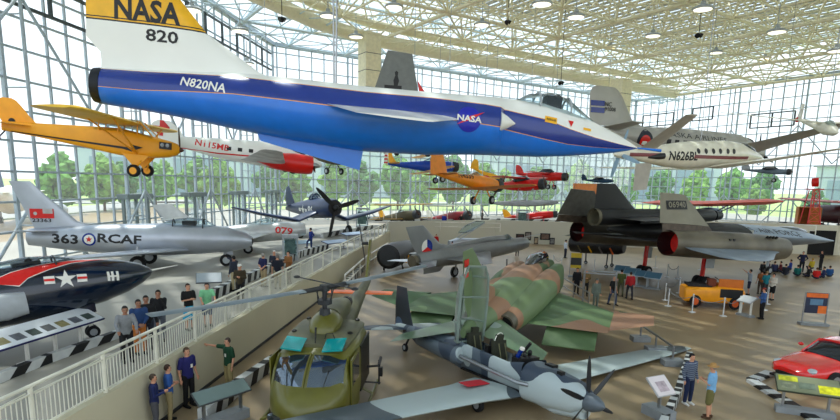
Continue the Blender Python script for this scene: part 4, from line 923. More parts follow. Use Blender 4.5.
dcm = fin(dc, 'tail_fin', [(-13.6, .9, 5.9), (-15.4, 1.6, 4.5), (-16.6, 3.4, 3.4), (-17.1, 3.9, 2.7), (-17.5, 4.1, 1.9)], DG, th=.06)
B().loft([(-1.9, .9, .5, .12), (-1.5, .6, .72, .34), (-1.1, .4, .6, .26)], 14).obj('windscreen', mat('dark_glass', (.1, .13, .16), .08), dc)
place2(dc, (-19.3, 0, .55), P(594, 129, 50), (0, 0, -.3), P(757, 153, 57), R(-1))
for i, (x, y) in enumerate(((597, 103), (597, 110))): marking(dcm, [(rect(-.62, -.22, .75, .22), 0, 0)], DB, x, y, x+4, y+.3, name='fin_stripe', off=.03)
lettering(dcm, 'NC', 608, 104.5, .5, DGREY, 612, 104.8, 1, .02, .05); lettering(dcm, '91008', 610, 109.5, .45, DGREY, 614, 109.9, 1, .02, .05)
lettering(dcf, 'ALASKA AIRLINES', 695, 137, .65, DGREY, 708, 138.5, 1.5, .0)
for x in (669, 677, 685, 693, 701): marking(dcf, [(rect(-.22, -.2, .22, .2), 0, 0)], BLACK, x, 141.5+(x-669)*.09, x+4, 141.9+(x-669)*.09, name='cabin_window')
marking(dcf, [(circ(.75), 0, 0)], mat('emblem_dark', (.12, .14, .2), .5), 645, 140, 650, 140.5, name='round_emblem', off=.02)
marking(dcf, [(circ(.5), 0, 0)], RED, 645, 141, 650, 141.5, name='round_emblem', off=.04); marking(dcf, [(rect(-.25, -.35, .2, .0), 0, 0)], WHITE, 645, 141, 650, 141.5, name='round_emblem', off=.06)

# ---------------- small aircraft hung or parked at the back ----------------
def small(name, label, L=7.0, body=RED, w_=.5, h_=.6, span=9.5, chord=1.4, wz=(.9,), wm=None, finc=None, eng='radial', floats=False, gear=True, pr=2, xw=-1.9, anchor=None, bank=0, hang=True, stripes=False, cab=False, dih=.02, spats=None, gz=None, fs=1.0):
    wm = wm or body; finc = finc or body
    t = empty(name, label, 'aircraft')
    f = B().loft([(-L, .15, .04, .1), (-L*.8, .1, w_*.4, h_*.45), (-L*.5, .02, w_*.85, h_*.85), (-L*.28, 0, w_, h_, 2.6), (-L*.1, 0, w_*.95, h_*.9), (0, 0, w_*.8, h_*.75)], 16).obj('fuselage', body, t)
    if eng == 'radial': B().lathe([(.12, w_*.6), (.1, w_*.95), (-.25, w_*1.1), (-.5, w_*1.0)], (.1, 0, 0)).obj('engine', DGREY, t)
    else: B().lathe([(.5, .1), (.25, w_*.5), (0, w_*.75)], (0, 0, 0)).obj('engine_cowling', body, t)
    if pr: propeller(t, (.25, 0, 0), 1.15, .14, pr, mat('prop_brown', (.3, .15, .07), .4), .12, .2, R(35))
    for i, z in enumerate(wz):
        for s in (1, -1): B().wing([((xw-.25*i, s*.25, z), chord, .11), ((xw-.3*i, s*span*.45, z+dih*span*.45), chord*.95, .1), ((xw-.3*i-.3, s*span*.5, z+dih*span*.5), chord*.55, .08)]).obj('wing', wm, t)
    for s in (1, -1):
        if len(wz) > 1:
            for y in (.32, .72): 
                for dx in (-.2, -1.0): rod(t, (xw+dx, s*span*.5*y, wz[1]), (xw+dx+.1, s*span*.5*y, wz[0]), .03, WHITE, 'wing_strut')
        elif wz[0] > .5: rod(t, (xw-.5, s*w_, -h_*.7), (xw-.5, s*span*.28, wz[0]), .04, body, 'wing_strut')
        B().wing([((-L*.84, s*.05, .2), 1.1, .07), ((-L*.9, s*span*.15, .2), .7, .06)]).obj('tailplane', finc, t)
        if gear:
            gzz = gz or -h_-.75
            rod(t, (xw, s*w_*.6, -h_*.7), (xw, s*.85, gzz), .05, body, 'landing_gear_strut'); wheel(t, (xw, s*.9, gzz), .32, .18)
            if spats: B().ball((xw-.1, s*.9, gzz+.12), (.6, .2, .32), 10).obj('wheel_spat', spats, t)
        if floats:
            B().loft([(1.2, -1.95, .05, .1, 3, s*1.1), (.5, -2.0, .3, .28, 3, s*1.1), (-1.5, -2.0, .36, .34, 3, s*1.1), (-4.5, -1.9, .25, .25, 3, s*1.1), (-6.2, -1.75, .05, .08, 3, s*1.1)], 14).obj('float', LGREY, t)
            for x0, x1 in ((-1, -.6), (-1, -1.8), (-2.8, -2.6)): rod(t, (x0, s*.4, -.4), (x1, s*1.1, -1.75), .04, LGREY, 'float_strut')
    if stripes:
        for k in range(8): fin(t, 'fin_stripe', [(-L-.02, .2+k*.17, .42-.02*k), (-L-.02, .2+(k+1)*.17, .42-.02*(k+1))], RED if k % 2 == 0 else WHITE)
        fin(t, 'tail_fin', [(-L*.86, .15, .9), (-L*.93, .9, .48), (-L*.95, 1.45, .3)], finc)
    else: fin(t, 'tail_fin', [(-L*.84, .1, 1.25*fs), (-L*.88, .7*fs, 1.1*fs), (-L*.93, 1.15*fs, .75*fs), (-L*.98, 1.35*fs, .35*fs)], finc)
    if cab: B().loft([(xw-1.9, h_*.75, .2, .1), (xw-1.2, h_*.9, w_*.8, .4, 3), (xw-.2, h_*.9, w_*.8, .42, 3), (xw+.5, h_*.6, .3, .1)], 12).obj('cabin_glazing', mat('dark_glass', (.1, .13, .16), .08), t)
    else: B().loft([(xw-1.6, h_*.8, .2, .1), (xw-1.0, h_, .3, .25), (xw-.5, h_*.8, .2, .1)], 10).obj('windshield', CLEAR, t)
    if anchor:
        (x1, y1, Y1), (x2, y2, Y2) = anchor; place2(t, (-L, 0, .15), P(x1, y1, Y1), (.3, 0, 0), P(x2, y2, Y2), bank)
    return t, f
BLU = mat('biplane_blue', (.04, .28, .72), .35); OY = mat('orange_yellow', (.93, .55, .08), .4); TAN = mat('fabric_tan', (.78, .64, .38), .6); OD = mat('olive_drab', (.33, .30, .20), .6); MRN = mat('maroon_paint', (.55, .08, .12), .4)
small('biplane', 'blue biplane with red and white striped rudder hanging behind the yellow-orange biplane', 7.4, BLU, .5, .6, 9.8, 1.4, (1.25, -.5), YEL, YEL, anchor=((388, 164, 58), (458, 167, 61)), stripes=True, bank=R(-4))
t, f = small('biplane', 'orange-yellow biplane lettered N4339 hanging in the middle', 7.2, OY, .5, .55, 10, 1.5, (-.45,), OY, OY, anchor=((437, 174, 41), (500, 186, 46.5)), bank=R(-3), fs=1.45)
lettering(f, 'N4339', 466, 176, .55, BLACK, 474, 177, 1.1, .03)
small('seaplane', 'red high-wing seaplane on long grey floats hanging behind the orange-yellow biplane', 7.2, RED, .55, .65, 11, 1.7, (.75,), RED, RED, gear=False, floats=True, cab=True, anchor=((486, 186, 56), (546, 184, 52)))
small('racing_airplane', 'red airplane with pointed fin hanging right of the red seaplane', 7.0, RED, .5, .6, 10.5, 1.5, (.35,), RED, RED, anchor=((517, 174, 68), (568, 177, 64)), cab=True)
small('racing_airplane', 'small yellow airplane whose fin shows above the orange-yellow biplane', 5.5, YEL, .4, .5, 7, 1.1, (-.3,), YEL, YEL, gear=False, anchor=((474, 169, 63), (504, 181, 61)), fs=1.3)
small('light_airplane', 'small blue high-wing airplane with long white wing hanging before the far corner', 6.0, mat('steel_blue', (.10, .26, .38), .4), .4, .45, 10, 1.3, (.7,), WHITE, None, eng='inline', anchor=((583, 180, 66), (613, 181, 64)), cab=True)
small('light_airplane', 'grey-blue airplane with two black wheels hanging under the cream business airplane nose', 6.2, mat('slate_paint', (.42, .48, .53), .4), .45, .45, 9, 1.2, (.45,), LGREY, LGREY, anchor=((744, 170, 50), (792, 172, 48)), cab=True, gz=-1.35)
small('biplane', 'tan and olive biplane standing on the back gallery left of the maroon one', 7.2, OD, .5, .6, 9.5, 1.4, (1.3, -.35), TAN, YEL, anchor=((380, 218, 77), (419, 214, 71)), gz=-1.3)
small('biplane', 'maroon and white biplane with big engine standing on the back gallery', 7.6, MRN, .55, .65, 9.5, 1.4, (1.35, -.35), mat('fabric_white', (.82, .82, .78), .5), WHITE, anchor=((428, 219, 80), (470, 215, 73.5)), gz=-1.3)
small('racing_airplane', 'low red airplane with yellow tail standing on the back gallery', 8.0, RED, .5, .6, 10, 1.5, (-.2,), RED, YEL, anchor=((504, 217, 79), (558, 214, 77)), gz=-1.1)
small('light_airplane', 'olive airplane partly hidden above the white twin, hanging beyond the blue jet belly', 6.8, OD, .5, .6, 9, 1.3, (1.0,), LB, OD, anchor=((303, 154, 50), (350, 160, 46)), gz=-1.2, cab=True)
small('racing_airplane', 'red airplane whose two wheel spats show below the blue jet', 6.0, RED, .4, .5, 8, 1.2, (.2,), RED, RED, anchor=((388, 126, 54), (430, 131, 45)), gz=-1.05, spats=RED)
small('vintage_airplane', 'black fuselaged airplane with broad pink wing standing at the far right', 8.5, mat('dark_maroon', (.22, .06, .08), .4), .7, .75, 13, 2.2, (.95,), mat('pink_fabric', (.83, .55, .54), .6), BLACK, anchor=((905, 215, 78), (808, 213, 76)), gz=-1.7)
# long red wing airplane on struts
t = empty('racing_airplane', 'long-winged red monoplane standing behind the huge dark jet', 'aircraft')
B().loft([(-8, .1, .05, .1), (-5, 0, .4, .5), (-2, 0, .55, .7), (0, 0, .4, .45)], 14).obj('fuselage', mat('steel_blue', (.10, .26, .38), .4), t)
for s in (1, -1):
    B().wing([((-1.5, 0, 1.1), 3.4, .24), ((-1.6, s*7.5, 1.3), 3.2, .24), ((-2.4, s*9.3, 1.35), 1.6, .14)]).obj('wing', mat('coral_fabric', (.85, .32, .22), .5), t)
    rod(t, (-2.6, s*.4, -.5), (-2.6, s*4.0, 1.1), .06, BLACK, 'wing_strut'); rod(t, (-3.4, s*.4, -.5), (-3.4, s*3.6, 1.1), .06, BLACK, 'wing_strut')
    rod(t, (-2, s*.4, -.4), (-2, s*.9, -1.7), .06, BLACK, 'landing_gear_strut'); wheel(t, (-2, s*.9, -1.6), .35, .2)
fin(t, 'tail_fin', [(-6.8, .1, 1.3), (-7.5, 1.3, .6)], BLACK)
place2(t, (-2.1, -8.5, 1.3), P(778, 202, 62), (-2.1, 8.5, 1.3), P(655, 203, 76), 0)
# glider
t = empty('glider', 'white glider with red tail tip hanging near the right edge', 'aircraft')
B().loft([(0, -.1, .05, .05), (-.6, -.05, .3, .35), (-1.8, 0, .4, .5), (-3.2, 0, .25, .3), (-6.8, .1, .06, .08)], 16).obj('fuselage', CRM, t)
for s in (1, -1): B().wing([((-2.0, s*.2, .35), .95, .12), ((-2.2, s*7.4, .7), .4, .1)]).obj('wing', CRM, t)
fin(t, 'tail_fin', [(-6.0, .05, .9), (-6.2, 1.35, .5)], CRM); B().ball((-6.75, 0, .05), (.28, .12, .22), 8).obj('tail_tip', RED, t)
cockpit(t, [(-2.2, .4, .1, .05), (-1.4, .42, .28, .2), (-.6, .25, .1, .1)])
for s in (1, -1): B().wing([((-6.1, s*.0, .9), .5, .08), ((-6.2, s*1.3, .9), .35, .08)]).obj('tailplane', CRM, t)
place2(t, (-6.8, 0, .1), P(797, 119, 37), (0, 0, -.1), P(838, 133, 32), R(-3))
# grey fin with penguin seen above the blue jet
t = empty('jet_fighter', 'grey jet whose fin with a black penguin shows above the blue jet', 'aircraft')
B().loft([(0, 0, .05, .05), (-1.5, 0, .5, .5), (-5, 0, .75, .8), (-10, .1, .5, .5)], 18).obj('fuselage', LGREY, t)
jet_wing(t, 'wing', [((-3.5, .5, -.3), 3.4, .06), ((-6.3, 4, -.3), 1.0, .06)], LGREY)
pf = B().wing([((-6.9, 0, .4), 3.1, .05), ((-7.7, 0, 3.3), 1.6, .05)], (0, 1, 0)).obj('tail_fin', mat('fin_mid_grey', (.47, .48, .47), .5), t)
B().prism([(-6.86, .5), (-7.2, 1.75), (-6.1, .5)], .09, Matrix.Rotation(R(90), 4, 'X') @ Matrix.Translation((0, 0, -.045))).obj('fin_leading_edge', RED, t)
place2(t, (-10, 0, .4), P(372, 96, 38), (0, 0, .4), P(520, 118, 40), 0)
marking(pf, [([(.0, .5), (.12, .42), (.1, .2), (.2, -.1), (.12, -.4), (-.12, -.4), (-.16, -.1), (-.06, .2), (-.1, .4)], 0, 0)], BLACK, 396, 79, 401, 79.5, name='penguin_emblem', off=.02)
marking(pf, [(rect(-.55, -.1, .55, .1), 0, 0)], BLACK, 393, 87, 400, 87.5, name='fin_text_block', off=.02)

# airliner parked outside, beyond the left glass
t = empty('airliner', 'white airliner with blue fin parked outside the left glass wall', 'aircraft', (-60, 84, 3.6), R(118))
B().loft([(16, -.6, .1, .1), (15, -.3, 1.2, 1.2), (12, 0, 1.9, 1.9), (-8, 0, 1.9, 1.9), (-15, .8, .9, 1.0), (-18, 1.2, .2, .3)], 20).obj('fuselage', WHITE, t)
for s in (1, -1):
    B().wing([((3, s*1.6, -1.0), 5.5, .1), ((-4, s*14, .4), 1.8, .08)]).obj('wing', LGREY, t)
    B().lathe([(0, .9), (-.4, 1.05), (-3, .7)], (2.5, s*5, -1.9)).obj('engine', LGREY, t); B().wing([((-13.5, s*.4, 1.2), 2.6, .08), ((-16, s*5, 1.5), 1.2, .07)]).obj('tailplane', WHITE, t)
    rod(t, (0, s*2.4, -1), (0, s*2.4, -3.2), .2, STEEL, 'main_gear_leg'); wheel(t, (0, s*2.4, -3.3), .6, .5, name='main_wheel')
rod(t, (13, 0, -1.5), (13, 0, -3.2), .15, STEEL, 'nose_gear_leg'); wheel(t, (13, 0, -3.4), .45, .35, name='nose_wheel')
B().wing([((-10.5, 0, 1.5), 6.5, .06), ((-15.5, 0, 7.5), 2.6, .06)], (0, 1, 0)).obj('tail_fin', mat('airline_blue', (.10, .22, .45), .4), t)
# ---------------- people ----------------
def remeshed(b, name, m, parent, vox=.02, smooth=2):
    bmesh.ops.recalc_face_normals(b.bm, faces=b.bm.faces)
    me = bpy.data.meshes.new(name); b.bm.to_mesh(me); b.bm.free()
    o = bpy.data.objects.new(name, me); C.objects.link(o)
    md = o.modifiers.new('r', 'REMESH'); md.mode = 'VOXEL'; md.voxel_size = vox
    if smooth: ms = o.modifiers.new('s', 'SMOOTH'); ms.factor = .5; ms.iterations = smooth
    bpy.context.view_layer.update()
    me2 = bpy.data.meshes.new_from_object(o.evaluated_get(bpy.context.evaluated_depsgraph_get()))
    o.modifiers.clear(); o.data = me2; bpy.data.meshes.remove(me)
    me2.name = name; me2.materials.clear(); me2.materials.append(m)
    me2.polygons.foreach_set('use_smooth', [True]*len(me2.polygons))
    o.parent = parent; return o
STRIPE = camo('striped_knit', [(0, (.20, .24, .34)), (.5, (.46, .50, .56))], 1, .9)
n_ = STRIPE.node_tree; wv = n_.nodes.new('ShaderNodeTexWave'); wv.bands_direction = 'Z'; wv.inputs['Scale'].default_value = 4.5
n_.links.new(n_.nodes['Texture Coordinate'].outputs['Object'], wv.inputs[0]); n_.links.new(wv.outputs[0], n_.nodes['Color Ramp'].inputs[0])
SKIN = mat('skin', (.80, .58, .46), .55, 0, .02); SKIN2 = mat('skin_brown', (.60, .42, .32), .55, 0, .02)
def cm(rgb): return STRIPE if rgb == 'stripe' else mat('cloth_%02x%02x%02x' % tuple(int(q*255) for q in rgb), rgb, .85, 0, .06, 12)
def limb(b, pts, rs, n=10):
    b.path(pts, list(rs), n)
    for p, r in zip(pts, rs): b.ball(p, r*.98, 8)
def person(label, pos, face, top, legs, hair=(.08, .06, .05), pose='down', stance='stand', h=1.74, sleeves='long', bottoms='trousers', shoes=(.05, .05, .05), hat=None, near=False, skin=None, group=None, pt=None, extra=None, lean=0, bald=False, tag_=False):
    """face: heading of the person in degrees (0 = +x, 90 = away from camera)"""
    pos = V(pos)
    if abs(pos.z-UZ) < .01 and pos.x < wline(pos.y)+1.5 and pos.y < 61: pos.x = min(pos.x, wline(pos.y)-.28)
    elif pos.z < .1 and pos.x < 0: pos.x = max(pos.x, wline(pos.y)+(1.15 if 'point' in pose else .45))
    t = empty('person', label, 'person', tuple(pos), R(face), group); s = h/1.74; t.scale = (s, s, s)
    sk = skin or SKIN; vox = .014 if near else .028
    sit = stance == 'sit'; dz = -.80 if sit else (-.45 if stance == 'crouch' else 0)
    def T(x, y, z):  # lean the upper body about the hips
        zz = z-.95; return V((x + math.sin(lean)*zz, y, .95+math.cos(lean)*zz + dz)) if zz > 0 else V((x, y, z+dz))
    if sit: hips, knees, ank = (.0, .10, .12), (.34, .26, .20), (.20, -.02, .07)
    elif stance == 'crouch': hips, knees, ank = (0, .1, .47), (.38, .13, .52), (.08, .13, .09)
    else: hips, knees, ank = (0, .095, .92), (.02, .105, .50), (-.01, .11, .09)
    ph = (0, 0)
    if stance == 'walk': ph = (.18, -.2)
    elif stance == 'step': ph = (.28, 0)
    LEG = []
    for i, sd_ in enumerate((1, -1)):
        d = ph[i]; up = .22 if (stance == 'step' and i == 0) else 0
        hp = V((hips[0], sd_*hips[1], hips[2])); kn = V((knees[0]+d*.75, sd_*knees[1], knees[2]+up)); an = V((ank[0]+d, sd_*ank[1], ank[2]+up))
        LEG.append((hp, kn, an))
    SH = [T(0, sd_*.185, 1.42) for sd_ in (1, -1)]
    ARM = []
    for i, sd_ in enumerate((1, -1)):
        S_ = SH[i]; p_ = pose if isinstance(pose, str) else pose[i]
        e, w_ = {'down': ((-.03, .25, 1.13), (.05, .27, .88)), 'crossed': ((.02, .25, 1.13), (.21, -.02, 1.17+.03*sd_)), 'front': ((.02, .24, 1.14), (.26, .07, 1.20)),
                 'face': ((.10, .20, 1.16), (.14, .03, 1.46)), 'hip': ((-.12, .36, 1.15), (.02, .19, 1.0)), 'rail': ((.12, .26, 1.20), (.36, .24, 1.06)), 'lap': ((.06, .23, 1.15), (.26, .08, 1.02)),
                 'back': ((-.08, .24, 1.14), (-.14, .06, .98)), 'point': None, 'up': ((.05, .42, 1.35), (.1, .55, 1.6))}[p_] or (None, None)
        if e is None:
            d = (Matrix.Rotation(-R(face), 3, 'Z') @ V(pt)).normalized(); E_, W_ = S_+d*.28, S_+d*.53+V((0, 0, .01))
        else: E_, W_ = T(e[0], sd_*e[1], e[2]), T(w_[0], sd_*w_[1], w_[2])
        ARM.append((S_, E_, W_))
    b = B(); hd = T(.015, 0, 1.625)
    def ring_loft(secs): b.rings([[T(x+hh*math.cos(a), ww*math.sin(a), z) for a in [2*math.pi*k/14 for k in range(14)]] for x, z, ww, hh in secs])
    ring_loft([(0, .88, .12, .09), (0, .96, .155, .105), (0, 1.08, .145, .095), (0, 1.25, .17, .11), (0, 1.38, .185, .105), (0, 1.45, .12, .08), (.005, 1.50, .06, .06), (.01, 1.56, .055, .058)])
    b.ball(hd, (.088, .074, .112), 14); b.ball(hd+V((.02, 0, -.06)), (.062, .055, .055), 10)     # skull and jaw
    b.rings([[hd+V((.075, -.012, -.03)), hd+V((.075, .012, -.03)), hd+V((.105, 0, -.035))], [hd+V((.075, -.008, .02)), hd+V((.075, .008, .02)), hd+V((.088, 0, .018))]])  # nose
    for sd_ in (1, -1): b.ball(hd+V((0, sd_*.078, -.01)), (.02, .012, .03), 6)
    for hp, kn, an in LEG: limb(b, (hp, kn, an), (.085, .058, .042)); b.path([an+V((-.05, 0, -.045)), an+V((.15, 0, -.06))], [.038, .03], 8)
    for i, (S_, E_, W_) in enumerate(ARM):
        limb(b, (S_, E_, W_), (.055, .042, .03)); d = (W_-E_).normalized(); sd_ = 1-2*i
        side = d.cross(V((1, 0, 0)) if abs(d.x) < .8 else V((0, 0, 1))).normalized(); nrm = d.cross(side)
        pc = W_+d*.055; b.rings([[W_+side*(.026*c)+nrm*(.016*q) for c, q in ((-1, -1), (1, -1), (1, 1), (-1, 1))], [W_+d*.10+side*(.04*c)+nrm*(.014*q) for c, q in ((-1, -1), (1, -1), (1, 1), (-1, 1))]])
        if near:
            for k, L_ in enumerate((.062, .078, .072, .055)):
                r0 = W_+d*.095+side*(-.032+.021*k); m1 = r0+d*L_*.5+nrm*.004; b.path([r0, m1, m1+d*L_*.42+nrm*.018], [.010, .009, .008], 6)
            b.path([W_+d*.03-side*.03, W_+d*.06-side*.055, W_+d*.09-side*.058+nrm*.01], [.012, .011, .009], 6)
        else: b.rings([[W_+d*.10+side*(.038*c)+nrm*(.013*q) for c, q in ((-1, -1), (1, -1), (1, 1), (-1, 1))], [W_+d*.17+side*(.03*c)+nrm*(.01*q+.01) for c, q in ((-1, -1), (1, -1), (1, 1), (-1, 1))]])
    remeshed(b, 'body', sk, t, vox)
    # shirt or jacket
    b = B(); g = .022
    def rl(secs): b.rings([[T(x+hh*math.cos(a), ww*math.sin(a), z) for a in [2*math.pi*k/16 for k in range(16)]] for x, z, ww, hh in secs])
    rl([(0, .86, .165, .125), (0, .96, .178, .128), (0, 1.08, .168, .12), (0, 1.25, .192, .132), (0, 1.38, .205, .125), (0, 1.455, .13, .095), (0, 1.485, .08, .075)])
    for S_, E_, W_ in ARM:
        if sleeves == 'long': limb(b, (S_, E_, W_), (.078, .06, .045))
        elif sleeves == 'short': limb(b, (S_, S_+(E_-S_)*.8), (.078, .068))
    remeshed(b, 'shirt' if sleeves == 'short' else 'jacket', cm(top), t, .018 if near else .03)
    b = B()
    if bottoms == 'skirt':
        rl([(0, .42, .24, .2), (0, .7, .2, .16), (0, .95, .17, .125)])
        remeshed(b, 'skirt', cm(legs), t, .025)
    else:
        rl([(0, .84, .165, .12), (0, .95, .168, .12), (0, 1.0, .16, .115)]) if not sit and stance != 'crouch' else b.ball((0, 0, hips[2]), (.15, .18, .12), 10)
        for hp, kn, an in LEG:
            if bottoms == 'shorts': limb(b, (hp, hp+(kn-hp)*.95), (.105, .095))
            else: limb(b, (hp, kn, an+V((0, 0, .02))), (.105, .076, .062))
        remeshed(b, 'shorts' if bottoms == 'shorts' else 'trousers', cm(legs), t, .018 if near else .03)
    for hp, kn, an in LEG:
        a = an.copy(); a.z -= .05
        B().loft([(a.x-.085, a.z+.005, .035, .04, 3, a.y), (a.x-.02, a.z+.01, .045, .05, 3, a.y), (a.x+.09, a.z-.003, .05, .038, 3, a.y), (a.x+.19, a.z-.012, .035, .025, 3, a.y)], 12).obj('shoe', cm(shoes), t)
    if not bald and hair:
        b = B(); b.ball(hd+V((-.018, 0, .028)), (.098, .086, .105), 14)
        bmesh.ops.delete(b.bm, geom=[v for v in b.bm.verts if (v.co-hd).x > .045 and (v.co-hd).z < .055 or (v.co-hd).z < -.055], context='VERTS')
        b.obj('hair', cm(hair), t)
    if hat:
        if hat == 'brim': B().lathe([(-.01, .17), (.0, .165), (.012, .10), (.08, .085), (.10, .05), (.10, .01)], hd+V((0, 0, .055)), (.08, 0, 1), 18).obj('hat', cm((.72, .55, .32)), t)
        else: hh_ = B().lathe([(0, .095), (.05, .09), (.085, .05), (.09, .01)], hd+V((0, 0, .04)), (0, 0, 1), 14).box(hd+V((.12, 0, .045)), (.1, .11, .012)).obj('cap', cm(hat), t)
    if near:
        for sd_ in (1, -1): B().ball(hd+V((.080, sd_*.03, .012)), (.012, .015, .009), 6).obj('eye', BLACK, t)
        B().box(hd+V((.083, 0, -.062)), (.012, .045, .009)).obj('mouth', cm((.55, .25, .22)), t)
    if tag_: B().box(T(.13, .05, 1.22), (.01, .07, .1)).obj('name_badge', WHITE, t)
    return t
def at(x, y, z=0.0): return G(x, y, z)
def facing(p, q): return math.degrees(math.atan2(q[1]-p[1], q[0]-p[0]))
# on the raised gallery, left
person('person in grey cardigan and black trousers leaning on the white railing', at(128, 362, UZ), -55, (.50, .51, .52), (.06, .06, .07), pose='rail', lean=.22, near=True, skin=SKIN2)
person('person in blue jacket and orange-brown trousers at the railing', at(141, 354, UZ), -50, (.12, .24, .42), (.72, .42, .16), pose='lap', near=True, skin=SKIN2, lean=.1)
person('person in black jacket standing close behind the one with orange trousers', at(149, 349, UZ), -60, (.05, .05, .06), (.12, .14, .2), pose='down', near=True, skin=SKIN2)
person('person in black hooded top with one hand at the chin', at(161, 341, UZ), -70, (.05, .05, .06), (.32, .34, .38), pose=('face', 'down'), near=True, skin=SKIN2)
person('long-haired person in black top and cyan skirt at the railing', at(190, 330, UZ), -40, (.05, .05, .05), (.05, .66, .82), hair=(.22, .13, .08), pose='front', sleeves='short', bottoms='skirt', near=True, h=1.7)
person('person in pale green polo shirt looking down over the railing', at(208, 326, UZ), -60, (.50, .78, .58), (.2, .28, .42), pose='rail', lean=.2, sleeves='short', bottoms='shorts', near=True, h=1.66)
person('person in dark jacket and khaki trousers pointing at the jet nose', at(235, 291, UZ), 150, (.16, .18, .24), (.70, .64, .50), pose=('down', 'point'), pt=(-1, .2, .35), skin=SKIN2)
person('person in brown jacket and white cap looking at a phone', at(241, 303, UZ), -85, (.22, .18, .10), (.08, .08, .08), pose='front', hat=(.88, .88, .85), near=True)
person('person in navy shirt with hands behind the back', at(264, 287, UZ), 60, (.08, .10, .28), (.68, .60, .45), hair=(.6, .58, .55), pose='back', sleeves='short')
person('white-haired person facing the two navy shirts', at(275, 283, UZ), -90, (.12, .14, .2), (.5, .48, .42), hair=(.75, .74, .72), pose='front')
person('person in dark navy shirt seen from behind beside the white-haired one', at(278, 289, UZ), 100, (.07, .09, .15), (.62, .57, .45), hair=(.45, .42, .4), pose='down', sleeves='short')
person('long-haired person in tan top and grey flared trousers', at(289, 284, UZ), -120, (.55, .36, .18), (.36, .33, .30), hair=(.12, .08, .05), pose='front')
person('person in blue jacket and jeans with one foot up on the striped kerb', at(311, 251, UZ), 170, (.10, .20, .55), (.12, .2, .38), pose='hip', stance='step', h=1.8)
# lower floor, left
person('person in blue jacket seen from behind at the bottom edge', at(141, 432), 20, (.06, .12, .32), (.3, .3, .32), hair=(.25, .2, .15), pose='front', near=True, h=1.70)
person('person in mid-blue polo with arms crossed and khaki trousers', at(165, 421), 25, (.15, .32, .58), (.60, .54, .38), hair=(.22, .13, .07), pose='crossed', sleeves='short', near=True, tag_=True, h=1.72)
person('tall person in navy patterned shirt and black trousers', at(177, 406), -30, (.12, .12, .38), (.04, .04, .05), hair=(.3, .22, .16), pose=('down', 'down'), sleeves='short', near=True, tag_=True, h=1.9)
person('person in dark green polo stretching one arm out to the side', at(212, 391), -130, (.04, .24, .14), (.60, .54, .36), hair=(.25, .2, .17), pose=('down', 'point'), pt=(-1, .1, .05), sleeves='short', near=True, tag_=True, h=1.85)
# centre floor
person('person in dark clothes by the ramp railing, left of the bald one', at(576, 294), -90, (.08, .08, .1), (.08, .08, .1), pose='down')
person('bald person in black with tan vest by the ramp railing', at(585, 296), -100, (.45, .36, .2), (.06, .06, .07), bald=True, pose='front')
person('person in grey-green flight overalls behind the camouflaged wing', at(595, 308), -80, (.38, .42, .38), (.38, .42, .38), hat=(.4, .4, .38), pose='down')
person('bald person in black shirt and jeans walking past the ramp', at(612, 305), -60, (.05, .05, .06), (.2, .26, .36), bald=True, pose='down', stance='walk', sleeves='short')
person('person in olive shirt with back turned', at(620, 296), 80, (.28, .32, .14), (.3, .3, .2), pose='down', stance='walk', sleeves='short')
person('person in red jacket carrying a white bag', at(629, 299), 90, (.62, .06, .10), (.15, .15, .18), pose='down', stance='walk', hair=(.2, .12, .08))
person('person in white shirt near the far wall behind the jet engine', at(565, 258), 10, (.82, .86, .92), (.1, .12, .2), pose='down', h=1.8)
# around the yellow tractor
person('person in pale shirt and dark shorts pointing up at the jet', at(748, 295), 150, (.60, .64, .68), (.12, .14, .22), pose=('point', 'down'), pt=(-1, 0, .6), sleeves='short', bottoms='shorts')
person('person in teal shirt seen from behind near the dark jet wing', at(764, 297), 95, (.05, .45, .50), (.2, .2, .22), hair=(.6, .5, .35), pose='front', sleeves='short')
person('person in orange-brown shirt beside the teal shirt', at(759.5, 294), 80, (.55, .32, .14), (.3, .25, .2), pose='down', sleeves='short', h=1.65)
person('dark-haired person in white top with black backpack', at(771, 300), 200, (.85, .82, .76), (.05, .05, .06), pose='front', bottoms='shorts', hair=(.06, .05, .05))
person('person in blue shirt and black trousers reading the white stand', at(761, 319), 170, (.22, .36, .58), (.04, .04, .05), hat=(.6, .2, .15), pose='front')
# two in the foreground right
stp = person('person in navy and grey striped jacket looking down', at(687, 404), -70, 'stripe', (.08, .14, .28), hair=(.05, .04, .04), pose='down', shoes=(.9, .9, .88), near=True, h=1.72)
person('person in straw hat, light blue shirt and khaki shorts', at(708, 418), 140, (.48, .68, .84), (.42, .40, .22), hair=(.6, .55, .5), pose='front', sleeves='short', bottoms='shorts', hat='brim', shoes=(.3, .2, .12), near=True)
# seated school group by the far wall
grp = 'seated visitors by the dark doorway'
for i, (x, y, c, l_) in enumerate([(763, 272, (.10, .10, .14), 'in black at the left end'), (768, 271, (.30, .12, .26), 'in purple second from the left end'), (774, 272, (.18, .20, .34), 'in slate blue left of the maroon top'), (780, 272, (.40, .10, .14), 'in maroon'), (785, 275, (.12, .14, .2), 'in charcoal right of the maroon top'), (790, 270, (.12, .25, .62), 'in bright blue'), (797, 276, (.06, .42, .40), 'in teal'), (808, 277, (.08, .08, .1), 'in black next to the red top'), (816, 279, (.80, .10, .08), 'in red at the front'), (823, 278, (.10, .14, .32), 'in navy right of the red top'), (829, 277, (.10, .30, .52), 'in mid blue at the right end')]):
    person('person sitting on the floor %s of the group' % l_, at(x, y), 150 if i % 2 else 60, c, (.12, .14, .22), pose='lap', stance='sit', hair=(.1+.1*(i % 3), .08+.05*(i % 3), .05), group=grp)
person('person in navy standing among the seated group', at(801, 272), -120, (.08, .11, .24), (.06, .07, .12), pose='hip', h=1.8)
person('person in black standing before the dark doorway', at(820, 270), 180, (.07, .07, .1), (.06, .06, .08), pose='front')
